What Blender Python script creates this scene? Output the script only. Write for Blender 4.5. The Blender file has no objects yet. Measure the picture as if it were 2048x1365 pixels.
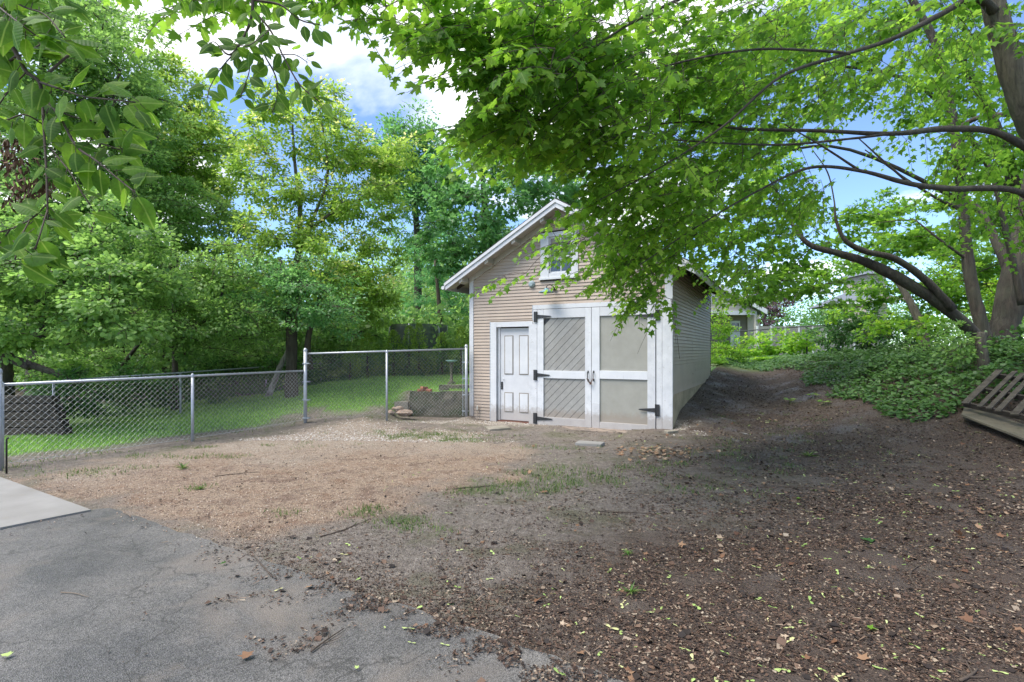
import bpy, math, random
import numpy as np
from mathutils import Vector, Matrix, Euler
random.seed(7); rng = np.random.default_rng(7)
S = bpy.context.scene; COL = S.collection
# ------------------------------------------------ camera, sky, sun, exposure
F, CX, HY, EYE = 1042.0, 1024.0, 703.0, 1.63      # focal length, image centre, horizon (photo px), eye height
cam = bpy.data.cameras.new('camera'); co = bpy.data.objects.new('camera', cam); COL.objects.link(co)
cam.sensor_width = 36; cam.lens = F/2048*36; cam.shift_y = 20.5/2048; cam.clip_start = .05; cam.clip_end = 3000
co.location = (0, 0, EYE); co.rotation_euler = (math.radians(90), 0, 0); S.camera = co
SUN_EL, SUN_AZ = math.radians(58), math.radians(246)   # azimuth clockwise from +Y: the sun stands high on the left
sdir = Vector((math.sin(SUN_AZ)*math.cos(SUN_EL), math.cos(SUN_AZ)*math.cos(SUN_EL), math.sin(SUN_EL)))
sl = bpy.data.lights.new('sun', 'SUN'); sl.energy = 1.0; sl.angle = math.radians(38); sl.color = (1, .95, .87)
so = bpy.data.objects.new('sun', sl); COL.objects.link(so); so.rotation_euler = sdir.to_track_quat('Z', 'Y').to_euler(); so.location = (-10, -10, 30)
S.view_settings.view_transform = 'Standard'; S.view_settings.look = 'None'; S.view_settings.gamma = 1
S.view_settings.use_curve_mapping = False; S.view_settings.exposure = 2.78
S.render.engine = 'CYCLES'; S.cycles.max_bounces = 7; S.cycles.transparent_max_bounces = 6
S.cycles.diffuse_bounces = 4; S.cycles.transmission_bounces = 5; S.cycles.glossy_bounces = 3
wd = bpy.data.worlds.new('World'); S.world = wd; wd.use_nodes = True
def N(nt, t, **kw):
    n = nt.nodes.new(t)
    for k, v in kw.items(): setattr(n, k, v)
    return n
def L(nt, a, b): nt.links.new(a, b)
def val(nt, op, a, b=None, clamp=False):
    n = N(nt, 'ShaderNodeMath', operation=op); n.use_clamp = clamp
    for i, x in enumerate((a, b)):
        if x is None: continue
        if isinstance(x, (int, float)): n.inputs[i].default_value = x
        else: L(nt, x, n.inputs[i])
    return n.outputs[0]
def build_world():
    nt = wd.node_tree; nt.nodes.clear()
    out = N(nt, 'ShaderNodeOutputWorld')
    sky = N(nt, 'ShaderNodeTexSky', sky_type='NISHITA', sun_disc=False); sky.sun_elevation = SUN_EL; sky.sun_rotation = SUN_AZ
    sky.air_density = .7; sky.dust_density = .1; sky.ozone_density = 4
    tc = N(nt, 'ShaderNodeTexCoord'); sep = N(nt, 'ShaderNodeSeparateXYZ'); L(nt, tc.outputs['Generated'], sep.inputs[0])
    zz = val(nt, 'ADD', val(nt, 'MAXIMUM', sep.outputs[2], 0.0), .18)
    cx = val(nt, 'DIVIDE', sep.outputs[0], zz); cy = val(nt, 'DIVIDE', sep.outputs[1], zz)
    cmb = N(nt, 'ShaderNodeCombineXYZ'); L(nt, cx, cmb.inputs[0]); L(nt, cy, cmb.inputs[1])
    n1 = N(nt, 'ShaderNodeTexNoise'); n1.inputs['Scale'].default_value = .95; n1.inputs['Detail'].default_value = 9; n1.inputs['Roughness'].default_value = .52
    n1.inputs['Distortion'].default_value = .25
    mp = N(nt, 'ShaderNodeMapping'); mp.inputs['Location'].default_value = (3.35, 1.2, 0); L(nt, cmb.outputs[0], mp.inputs[0]); L(nt, mp.outputs[0], n1.inputs['Vector'])
    # two of the cumulus banks the photograph shows, as broad swellings of the cloud field
    dens = n1.outputs['Fac']
    for (px, py, k, w) in ((480, 120, .27, 18), (905, 185, .20, 55), (1750, 270, .14, 14), (790, 190, -.20, 120), (640, 10, -.14, 30), (1790, 390, -.18, 60), (1870, 120, -.10, 30), (640,420,-.2,40)):
        v = Vector(((px-CX)/F, 1, (HY-py)/F)).normalized()
        dt = N(nt, 'ShaderNodeVectorMath', operation='DOT_PRODUCT'); L(nt, tc.outputs['Generated'], dt.inputs[0]); dt.inputs[1].default_value = v
        e = val(nt, 'EXPONENT', val(nt, 'MULTIPLY', val(nt, 'SUBTRACT', dt.outputs['Value'], 1.0), float(w)))
        dens = val(nt, 'ADD', dens, val(nt, 'MULTIPLY', e, k))
    cr = N(nt, 'ShaderNodeValToRGB'); L(nt, dens, cr.inputs[0])
    cr.color_ramp.elements[0].position = .515; cr.color_ramp.elements[1].position = .62
    cr.color_ramp.elements[0].color = (0, 0, 0, 1); cr.color_ramp.elements[1].color = (1, 1, 1, 1)
    sh = N(nt, 'ShaderNodeValToRGB'); L(nt, dens, sh.inputs[0])
    sh.color_ramp.elements[0].position = .52; sh.color_ramp.elements[0].color = (1, 1, 1, 1)
    sh.color_ramp.elements[1].position = .86; sh.color_ramp.elements[1].color = (.50, .54, .61, 1)
    b1 = N(nt, 'ShaderNodeBackground'); L(nt, sky.outputs[0], b1.inputs[0]); b1.inputs[1].default_value = .05
    b2 = N(nt, 'ShaderNodeBackground'); L(nt, sh.outputs[0], b2.inputs[0]); b2.inputs[1].default_value = .31
    mx = N(nt, 'ShaderNodeMixShader'); L(nt, cr.outputs[0], mx.inputs[0]); L(nt, b1.outputs[0], mx.inputs[1]); L(nt, b2.outputs[0], mx.inputs[2])
    L(nt, mx.outputs[0], out.inputs[0])
build_world()
# ------------------------------------------------ helpers
def P(px, py, d): return Vector(((px-CX)/F*d, d, EYE-(py-HY)/F*d))
def smooth(a, b, x):
    t = np.clip((np.asarray(x, float)-a)/(b-a), 0, 1); return t*t*(3-2*t)
_tab = np.random.default_rng(3).random((256, 256))
def vnoise(x, y):
    x = np.asarray(x, float); y = np.asarray(y, float); xi = np.floor(x).astype(int); yi = np.floor(y).astype(int)
    fx = x-xi; fy = y-yi; fx = fx*fx*(3-2*fx); fy = fy*fy*(3-2*fy)
    a = _tab[xi % 256, yi % 256]; b = _tab[(xi+1) % 256, yi % 256]; c = _tab[xi % 256, (yi+1) % 256]; d = _tab[(xi+1) % 256, (yi+1) % 256]
    return (a*(1-fx)+b*fx)*(1-fy)+(c*(1-fx)+d*fx)*fy
def fbm(x, y, o=4):
    s = 0; a = .5
    for i in range(o): s = s+a*vnoise(x*2**i+17*i, y*2**i+31*i); a *= .5
    return s/(1-.5**o)
def mesh_fast(name, V, Fc, attrs=None, smooth_=False):
    V = np.ascontiguousarray(V, dtype=np.float32); Fc = np.ascontiguousarray(Fc, dtype=np.int32)
    me = bpy.data.meshes.new(name); n, k = Fc.shape
    me.vertices.add(len(V)); me.vertices.foreach_set('co', V.ravel())
    me.loops.add(n*k); me.loops.foreach_set('vertex_index', Fc.ravel())
    me.polygons.add(n); me.polygons.foreach_set('loop_start', np.arange(0, n*k, k, dtype=np.int32))
    if smooth_: me.polygons.foreach_set('use_smooth', np.ones(n, dtype=bool))
    me.update(calc_edges=True)
    for a, d in (attrs or {}).items():
        at = me.attributes.new(a, 'FLOAT', 'POINT'); at.data.foreach_set('value', np.ascontiguousarray(d, dtype=np.float32))
    return me
def link(name, me, mat=None, parent=None, M=None):
    o = bpy.data.objects.new(name, me); COL.objects.link(o)
    if mat is not None and len(me.materials) == 0: me.materials.append(mat)
    if parent is not None: o.parent = parent
    if M is not None: o.matrix_local = M
    return o
def tag(o, label=None, cat=None, group=None, kind=None):
    for k, v in (('label', label), ('category', cat), ('group', group), ('kind', kind)):
        if v: o[k] = v
    return o
def empty(name, loc, label, cat, group=None, rz=0):
    o = bpy.data.objects.new(name, None); COL.objects.link(o); o.location = loc; o.rotation_euler = (0, 0, rz); o.empty_display_size = .1
    return tag(o, label, cat, group)
class MB:
    def __init__(s, off=(0, 0, 0)): s.v = []; s.f = []; s.off = Vector(off); s.sm = False
    def add(s, vs, fs):
        n = len(s.v); s.v += [tuple(Vector(v)-s.off) for v in vs]; s.f += [tuple(i+n for i in f) for f in fs]; return s
    def box(s, a, b):
        x0, y0, z0 = a; x1, y1, z1 = b
        return s.add([(x0, y0, z0), (x1, y0, z0), (x1, y1, z0), (x0, y1, z0), (x0, y0, z1), (x1, y0, z1), (x1, y1, z1), (x0, y1, z1)],
                     [(0, 3, 2, 1), (4, 5, 6, 7), (0, 1, 5, 4), (1, 2, 6, 5), (2, 3, 7, 6), (3, 0, 4, 7)])
    def prism(s, pts, d):            # pts: planar polygon (3-D, CCW seen from -d), extruded by vector d
        n = len(pts); pts = [Vector(p) for p in pts]; d = Vector(d)
        return s.add(pts+[p+d for p in pts], [tuple(range(n)), tuple(reversed(range(n, 2*n)))]+[(i, i+n, (i+1) % n+n, (i+1) % n) for i in range(n)])
    def uz(s, pts, v0, v1): return s.prism([(u, v0, z) for u, z in pts], (0, v1-v0, 0))
    def beam(s, a, b, w, h, up=(0, 0, 1)):
        a = Vector(a); b = Vector(b); d = (b-a).normalized(); x = d.cross(Vector(up)).normalized(); y = x.cross(d)
        return s.prism([a+x*w/2*i+y*h/2*j for i, j in ((-1, -1), (1, -1), (1, 1), (-1, 1))], b-a)
    def tube(s, pts, rad, n=6, cap=True):
        pts = [Vector(p) for p in pts]; m = len(pts)
        if not hasattr(rad, '__len__'): rad = [rad]*m
        vs = []; t = (pts[1]-pts[0]).normalized(); x = t.orthogonal().normalized()
        for i, p in enumerate(pts):
            t = (pts[min(i+1, m-1)]-pts[max(i-1, 0)]).normalized(); x = (x-t*x.dot(t)).normalized(); y = t.cross(x)
            for k in range(n):
                a = 2*math.pi*k/n; vs.append(p+(x*math.cos(a)+y*math.sin(a))*rad[i])
        fs = [(i*n+k, i*n+(k+1) % n, (i+1)*n+(k+1) % n, (i+1)*n+k) for i in range(m-1) for k in range(n)]
        if cap: fs += [tuple(reversed(range(n))), tuple(range((m-1)*n, m*n))]
        return s.add(vs, fs)
    def lathe(s, prof, c, n=16):
        c = Vector(c); vs = [c+Vector((r*math.cos(2*math.pi*k/n), r*math.sin(2*math.pi*k/n), z)) for r, z in prof for k in range(n)]
        return s.add(vs, [(i*n+k, i*n+(k+1) % n, (i+1)*n+(k+1) % n, (i+1)*n+k) for i in range(len(prof)-1) for k in range(n)])
    def build(s, name, mat, parent=None, smooth_=False, bevel=0):
        me = bpy.data.meshes.new(name); me.from_pydata(s.v, [], s.f); me.update()
        if smooth_: me.polygons.foreach_set('use_smooth', [True]*len(me.polygons))
        o = link(name, me, mat, parent)
        if bevel:
            b = o.modifiers.new('b', 'BEVEL'); b.width = bevel; b.segments = 2; b.limit_method = 'ANGLE'
        return o
# ------------------------------------------------ materials
def newmat(name):
    m = bpy.data.materials.new(name); m.use_nodes = True; nt = m.node_tree; nt.nodes.clear()
    out = N(nt, 'ShaderNodeOutputMaterial'); b = N(nt, 'ShaderNodeBsdfPrincipled'); L(nt, b.outputs[0], out.inputs[0]); return m, nt, b, out
def ramp(nt, fac, stops):
    r = N(nt, 'ShaderNodeValToRGB'); L(nt, fac, r.inputs[0]); e = r.color_ramp.elements
    while len(e) < len(stops): e.new(.5)
    for i, (p, c) in enumerate(stops): e[i].position = p; e[i].color = (*c, 1)
    return r.outputs[0]
def noise_(nt, vec, scale, detail=6, rough=.6, dist=0):
    n = N(nt, 'ShaderNodeTexNoise'); n.inputs['Scale'].default_value = scale; n.inputs['Detail'].default_value = detail
    n.inputs['Roughness'].default_value = rough; n.inputs['Distortion'].default_value = dist; L(nt, vec, n.inputs['Vector']); return n.outputs['Fac']
def coords(nt, stretch=(1, 1, 1), kind='Object'):
    tc = N(nt, 'ShaderNodeTexCoord'); mp = N(nt, 'ShaderNodeMapping'); mp.inputs['Scale'].default_value = stretch
    L(nt, tc.outputs[kind], mp.inputs[0]); return mp.outputs[0]
def mixc(nt, f, a, b, mode='MIX'):
    n = N(nt, 'ShaderNodeMix', data_type='RGBA', blend_type=mode)
    if isinstance(f, (int, float)): n.inputs[0].default_value = f
    else: L(nt, f, n.inputs[0])
    for i, x in ((6, a), (7, b)):
        if isinstance(x, tuple): n.inputs[i].default_value = (*x, 1)
        else: L(nt, x, n.inputs[i])
    return n.outputs[2]
def bump_(nt, h, b, strength=.4, dist=.01):
    n = N(nt, 'ShaderNodeBump'); n.inputs['Strength'].default_value = strength; n.inputs['Distance'].default_value = dist
    L(nt, h, n.inputs['Height']); L(nt, n.outputs[0], b.inputs['Normal'])
def M(name, c1, c2=None, scale=6, rough=.7, bs=60, bump=.2, bd=.004, metal=0, stretch=(1, 1, 1), spec=.4, lo=.35, hi=.65, dirt=None, splash=False):
    m, nt, b, _ = newmat(name); c2 = c2 or tuple(x*.82 for x in c1); v = coords(nt, stretch)
    col = ramp(nt, noise_(nt, v, scale), [(lo, c1), (hi, c2)])
    if dirt:
        n2 = noise_(nt, v, dirt[1], 8, .7); col = mixc(nt, ramp(nt, n2, [(dirt[2], (0, 0, 0)), (dirt[2]+.12, (1, 1, 1))]), col, dirt[0])
    if splash:
        oi = N(nt, 'ShaderNodeObjectInfo'); col = mixc(nt, .5, col, ramp(nt, oi.outputs['Random'], [(0, (.44, .43, .42)), (1, (.56, .56, .56))]), 'OVERLAY')
        tc = N(nt, 'ShaderNodeTexCoord'); sp_ = N(nt, 'ShaderNodeSeparateXYZ'); L(nt, tc.outputs['Object'], sp_.inputs[0])
        zf = val(nt, 'ADD', sp_.outputs[2], val(nt, 'MULTIPLY', noise_(nt, v, 9, 8, .75), -.55))
        col = mixc(nt, ramp(nt, zf, [(.0, (.55, .55, .55)), (.13, (0, 0, 0))]), col, (.24, .19, .15))
        v3 = coords(nt, (1, 1, .12)); col = mixc(nt, ramp(nt, noise_(nt, v3, 26, 6, .7), [(.60, (0, 0, 0)), (.72, (.3, .3, .3))]), col, (.30, .27, .23))
    L(nt, col, b.inputs['Base Color']); b.inputs['Roughness'].default_value = rough; b.inputs['Metallic'].default_value = metal
    b.inputs['Specular IOR Level'].default_value = spec
    if bump: bump_(nt, noise_(nt, v, bs, 4), b, bump, bd)
    return m
def leafmat(name, stops, trans, tfac=.42, rough=.5, spec=.35, big=False):
    m, nt, b, out = newmat(name)
    at = N(nt, 'ShaderNodeAttribute'); at.attribute_name = 'rnd'
    fac = at.outputs['Fac']
    c = ramp(nt, fac, stops)
    if big:                      # veins and mottling of the near leaves
        v = coords(nt, (1, 1, 1)); rb = N(nt, 'ShaderNodeAttribute'); rb.attribute_name = 'rib'
        c = mixc(nt, .55, c, ramp(nt, noise_(nt, v, 4, 4), [(.3, (.25, .25, .25)), (.7, (.75, .75, .75))]), 'OVERLAY')
        c = mixc(nt, ramp(nt, rb.outputs['Fac'], [(.0, (.75, .75, .75)), (.07, (0, 0, 0))]), c, (.22, .33, .09))
        w = N(nt, 'ShaderNodeTexWave'); w.bands_direction = 'Y'; w.inputs['Scale'].default_value = 3.2; w.inputs['Distortion'].default_value = 1.5; L(nt, v, w.inputs['Vector']); bump_(nt, w.outputs['Fac'], b, .12, .02)
    L(nt, c, b.inputs['Base Color']); b.inputs['Roughness'].default_value = rough; b.inputs['Specular IOR Level'].default_value = spec
    tr = N(nt, 'ShaderNodeBsdfTranslucent'); tc = mixc(nt, 1.0, c, trans, 'MULTIPLY')
    sc = N(nt, 'ShaderNodeVectorMath', operation='SCALE'); sc.inputs['Scale'].default_value = 1; L(nt, tc, sc.inputs[0]); L(nt, sc.outputs[0], tr.inputs[0])
    mx = N(nt, 'ShaderNodeMixShader'); mx.inputs[0].default_value = tfac; L(nt, b.outputs[0], mx.inputs[1]); L(nt, tr.outputs[0], mx.inputs[2]); L(nt, mx.outputs[0], out.inputs[0])
    return m
def rndmat(name, stops, rough=.7, spec=.3, bump=0):
    m, nt, b, out = newmat(name); at = N(nt, 'ShaderNodeAttribute'); at.attribute_name = 'rnd'
    L(nt, ramp(nt, at.outputs['Fac'], stops), b.inputs['Base Color']); b.inputs['Roughness'].default_value = rough; b.inputs['Specular IOR Level'].default_value = spec
    return m
WHITE = M('white_paint', (.58, .585, .60), (.52, .53, .55), 3, .55, 90, .25, .003, dirt=((.36, .33, .28), 9, .68), splash=True)
WHITE2 = M('chipped_white_paint', (.58, .585, .60), (.49, .50, .52), 5, .6, 120, .4, .004, dirt=((.27, .24, .2), 26, .60), splash=True)
RAKE = M('old_cream_paint', (.47, .44, .39), (.38, .35, .30), 4, .65, 60, .3, .004, dirt=((.22, .19, .15), 14, .62))
SIDING = M('tan_vinyl_siding', (.405, .33, .265), (.355, .285, .23), 2, .5, 40, .12, .002, dirt=((.30, .26, .21), 5, .70), splash=True)
GREYP = M('grey_green_paint', (.30, .295, .262), (.26, .255, .225), 3, .65, 130, .35, .004, stretch=(1, 1, 1), dirt=((.19, .18, .15), 30, .66), splash=True)
GREYB = M('grey_board_paint', (.295, .29, .272), (.25, .245, .232), 7, .65, 100, .4, .004, dirt=((.17, .16, .14), 18, .64), splash=True)
BLACK = M('black_iron', (.012, .012, .013), (.03, .03, .032), 30, .45, 80, .3, .002, spec=.5)
RUST = M('rusty_chain', (.12, .045, .02), (.05, .03, .02), 50, .7)
CONC = M('old_concrete', (.27, .24, .195), (.17, .155, .12), 3, .85, 60, .7, .01, dirt=((.12, .12, .08), 4, .58))
CONCL = M('pale_concrete', (.25, .24, .225), (.19, .18, .165), 1.5, .8, 150, .35, .003, dirt=((.24, .21, .17), 3, .62))
GALV = M('galvanised_steel', (.42, .44, .47), (.33, .35, .38), 14, .42, 90, .1, .001, metal=.45)
GALVW = M('galvanised_wire', (.52, .53, .54), (.40, .41, .42), 20, .5, 90, 0, .001, metal=.3)
DARKW = M('dark_wire', (.06, .065, .06), (.03, .03, .03), 20, .6, 90, 0)
SHING = M('asphalt_shingle', (.07, .068, .065), (.035, .034, .033), 30, .9, 200, .8, .008)
GLASS = M('window_glass', (.03, .035, .045), (.05, .055, .065), 2, .06, 3, .03, .01, spec=.8)
TEAL = M('teal_enamel', (.17, .30, .33), (.13, .24, .27), 10, .35, 60, .1, .002)
OLDW = M('weathered_grey_wood', (.10, .085, .065), (.05, .04, .03), 3, .85, 60, .8, .006, stretch=(1, 1, 8), dirt=((.05, .04, .03), 8, .60))
OLDW2 = M('weathered_brown_wood', (.065, .052, .04), (.035, .028, .022), 5, .85, 50, .7, .006)
def bark(name, c1, c2, sc=14):
    m, nt, b, _ = newmat(name); v = coords(nt, (1, 1, .16)); n = noise_(nt, v, sc, 8, .7, .6); v2 = coords(nt, (1, 1, 1))
    col = mixc(nt, ramp(nt, noise_(nt, v2, 2.2), [(.45, (0, 0, 0)), (.7, (.5, .5, .5))]), ramp(nt, n, [(.35, c2), (.62, c1)]), (.10, .11, .07))
    L(nt, col, b.inputs['Base Color']); b.inputs['Roughness'].default_value = .9; bump_(nt, n, b, 1.0, .07); return m
BARK = bark('maple_bark', (.085, .068, .052), (.028, .022, .018)); BARKG = bark('grey_bark', (.17, .145, .11), (.06, .05, .04), 18); TWIG = M('twig_bark', (.085, .062, .045), (.05, .037, .028), 20, .8)
BARKW = bark('pale_bark', (.42, .40, .36), (.15, .13, .11), 18)
g = lambda k: tuple(k)
MAPLE = leafmat('maple_leaf', [(0, (0.050, 0.129, 0.013)), (.4, (0.095, 0.224, 0.022)), (.75, (0.168, 0.336, 0.031)), (1, (0.269, 0.426, 0.070))], (2.55, 2.1, 2.1), .60)
MAPLEP = leafmat('maple_leaf_near', [(0, (.045, .12, .015)), (.5, (.085, .20, .022)), (1, (.16, .30, .035))], (2.5, 2.2, 1.5), .58, .5, .3, True)
ELDER = leafmat('box_elder_leaf', [(0, (.045, .11, .016)), (.5, (.07, .165, .022)), (1, (.12, .24, .03))], (2.8, 2.4, 1.5), .56, .55, .22, True)
DECID = leafmat('green_foliage', [(0, (0.085, 0.171, 0.049)), (.45, (0.171, 0.305, 0.076)), (.8, (0.268, 0.427, 0.122)), (1, (0.415, 0.537, 0.220))], (2.0, 1.9, 1.6), .52, .45, .45)
YELLOW = leafmat('yellow_green_foliage', [(0, (0.112, 0.200, 0.037)), (.4, (0.225, 0.362, 0.056)), (.65, (0.33, 0.46, 0.110)), (1, (0.68, 0.66, 0.33))], (2.0, 1.9, 1.4), .52)
BLUISH = leafmat('bluish_green_foliage', [(0, (0.062, 0.163, 0.053)), (.5, (0.125, 0.281, 0.094)), (.85, (0.213, 0.375, 0.163)), (1, (0.450, 0.575, 0.425))], (2.1, 2.0, 1.5), .5, .38, .5)
LOCUST = leafmat('locust_foliage', [(0, (0.058, 0.182, 0.065)), (.5, (0.117, 0.312, 0.117)), (1, (0.234, 0.468, 0.195))], (2.1, 2.1, 1.7), .45)
ARBOR = leafmat('arborvitae_foliage', [(0, (0.078, 0.156, 0.023)), (.6, (0.195, 0.325, 0.046)), (1, (0.338, 0.468, 0.078))], (1.7, 1.6, 1.2), .3)
DARKF = leafmat('dark_shrub_foliage', [(0, (0.033, 0.090, 0.027)), (.6, (0.075, 0.180, 0.045)), (1, (0.165, 0.315, 0.083))], (2, 2, 1.5), .38)
GCOV = leafmat('ground_cover_foliage', [(0, (.025, .07, .018)), (.5, (.055, .13, .03)), (.85, (.10, .20, .05)), (1, (.17, .26, .11))], (1.9, 1.8, 1.4), .36, .42, .4)
LIME = leafmat('lime_foliage', [(0, (.08, .20, .02)), (.5, (.18, .36, .04)), (1, (.40, .52, .12))], (2.6, 2.2, 1.4), .5)
PLUM = leafmat('plum_foliage', [(0, (.07, .04, .06)), (1, (.17, .11, .13))], (1.5, 1.3, 1.3), .3)
GRASS = leafmat('grass_blades', [(0, (0.139, 0.294, 0.054)), (.6, (0.232, 0.466, 0.077)), (1, (0.466, 0.621, 0.186))], (1.8, 1.8, 1.3), .35)
TUFT = leafmat('tuft_grass', [(0, (.05, .10, .025)), (.5, (.09, .17, .04)), (.8, (.16, .22, .07)), (1, (.30, .27, .13))], (1.7, 1.7, 1.3), .35)
# ------------------------------------------------ shed frame: u along the front, v into the depth
R0 = np.array([3.28, 10.65]); DN = np.array([.4647, .8855]); DU = np.array([.8855, -.4647]); SW, SD = 4.877, 6.096
L0 = R0-DU*SW; SZ = -.06
def shed_uv(x, y): return (x-L0[0])*DU[0]+(y-L0[1])*DU[1], (x-L0[0])*DN[0]+(y-L0[1])*DN[1]
def wz(px, py):     # a photo pixel on the shed front -> (u, z above the shed base)
    t = (px-CX)/F; u = (t*L0[1]-L0[0])/(DU[0]-t*DU[1]); d = L0[1]+u*DU[1]; return u, EYE-(py-HY)/F*d-SZ
def wall_line(x): return 13.35-.10*(x+2)      # the low retaining wall's line in plan
def height(x, y, fine=True):
    x = np.asarray(x, float); y = np.asarray(y, float); u, v = shed_uv(x, y)
    right = smooth(SW-1.2, SW+.1, u)
    h = 1.12*smooth(9, 21, y)*right
    h = h+.22*np.exp(-np.maximum(u-SW, 0)/.7)*smooth(.0, 1.0, v)*smooth(SW-.3, SW, u)
    hb = 1.42*smooth(4.5, 11, x)*smooth(5, 10, y); h = .5*(h+hb+np.sqrt((h-hb)**2+.01))-.05*smooth(.5,0,np.abs(h-hb))
    h = np.where(h > 1.5, 1.5+(h-1.5)*.3, h)
    left = smooth(.3, -.2, u)
    fd = (x+4.55)*.857-(y-11.5)*.515        # <0 behind the front fence line
    lawn = .62*smooth(10.2, 16.5, y)*smooth(-9.5, -4, x)+.22*smooth(12, 18, y)
    st = smooth(-3.2, -2.75, x)*smooth(.1, -.1, u)
    pit = np.where(y > wall_line(x), .60*smooth(0, .12, y-wall_line(x)), 0)
    l2 = lawn*(1-st)+(pit+.25*smooth(14.3, 18, y))*st*smooth(11, 13, y)
    h = h+left*l2
    h = h+.05*smooth(0, 2.5, x-1)*0
    h = h-.06*smooth(8.5, 10.5, y)*smooth(-3.5, -1.5, x)*(1-right)*(v < .6)
    if fine: h = h+.022*(fbm(x*3.1+7, y*3.1, 3)-.5)*smooth(-3, 0, x)+.012*(fbm(x*13, y*13, 2)-.5)+.03*(fbm(x*1.1, y*1.1, 3)-.5)*smooth(1.5, 3, np.hypot(x, y-2)) + .016*(fbm(x*6+9, y*6, 3)-.5)
    far = smooth(22, 60, np.hypot(x, y)); return h*(1-far)+.9*far
def H(x, y): return float(height(x, y))
def plan(pts):       # photo pixels on level ground -> plan coordinates
    return [((px-CX)/F*(EYE*F/(py-HY)), EYE*F/(py-HY)) for px, py in pts]
def poly_dist(x, y, poly):      # signed distance, positive inside
    x = np.asarray(x, float); y = np.asarray(y, float); d = np.full(x.shape, 1e9); inside = np.zeros(x.shape, bool); n = len(poly)
    for i in range(n):
        ax, ay = poly[i]; bx, by = poly[(i+1) % n]; ex, ey = bx-ax, by-ay
        t = np.clip(((x-ax)*ex+(y-ay)*ey)/(ex*ex+ey*ey+1e-9), 0, 1); d = np.minimum(d, np.hypot(x-ax-t*ex, y-ay-t*ey))
        c = ((ay > y) != (by > y)) & (x < (bx-ax)*(y-ay)/(by-ay+1e-12)+ax); inside ^= c
    return np.where(inside, d, -d)
GRAV = plan([(60, 955), (200, 925), (400, 888), (620, 858), (800, 850), (960, 862), (1010, 885), (1090, 915), (1060, 950), (930, 975), (800, 1010), (660, 1050), (520, 1075), (420, 1075), (300, 1040), (200, 1020), (100, 985)])
DRIVE_A, DRIVE_B = plan([(222, 1020), (1232, 1365)])
def drive_side(x, y):  # >0 on the driveway side
    ex, ey = DRIVE_B[0]-DRIVE_A[0], DRIVE_B[1]-DRIVE_A[1]; l = math.hypot(ex, ey); return -((x-DRIVE_A[0])*-ey+(y-DRIVE_A[1])*ex)/l
LAWN_EDGE = None
def masks(x, y):
    w = (fbm(x*.9, y*.9, 4)-.5); w2 = fbm(x*3.2+5, y*3.2, 4)-.5
    gr = smooth(-.35, .5, poly_dist(x, y, GRAV)+w*1.5+w2*1.1)
    u, v = shed_uv(x, y)
    fl = np.where(x < -4.55, (x+4.55)*.857-(y-11.5)*.515, (11.5+(x+4.55)*.394-y)*.93); behind = smooth(.05, -.2, fl+w*.3)*(x < -.5)*smooth(.4, -.2, u)
    wh = smooth(.5, 0, np.abs(fbm(x, y, 2)-.5)+np.abs((y-12.2+.12*(x+1))-.1)*1.1-.2)*smooth(-5.2, -3.8, x)*smooth(1.4, .2, x)*(1-behind)
    wh = np.maximum(wh, .75*gr*smooth(6.2, 9.2, y-.25*(x+4)+w*4)*(1-behind)); wh = np.maximum(wh, smooth(.5, .1, np.hypot((u-SW-.2), (v-.1)*.6)+w2)*.8)
    back = smooth(.5, 1.3, -fl+w*1.2+w2*.5)*(x < 0)*smooth(.0, -.2, u)
    back2 = smooth(.15, .6, y-wall_line(x))*(x > -3)*(u < 0)
    gr = gr*(1-behind); lawn = np.maximum(back*(y < 19)*smooth(-2.6, -3.1, x), back2)
    far = smooth(22, 30, np.hypot(x, y)); lawn = np.maximum(lawn, far)
    lawn = np.maximum(lawn, smooth(17, 19, y)*smooth(3, 5, u))
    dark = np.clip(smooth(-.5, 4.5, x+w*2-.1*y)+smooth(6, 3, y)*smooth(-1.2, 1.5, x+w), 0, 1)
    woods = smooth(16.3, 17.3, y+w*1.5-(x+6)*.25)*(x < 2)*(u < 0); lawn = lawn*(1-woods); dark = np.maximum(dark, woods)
    return gr, wh, lawn, dark
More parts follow.
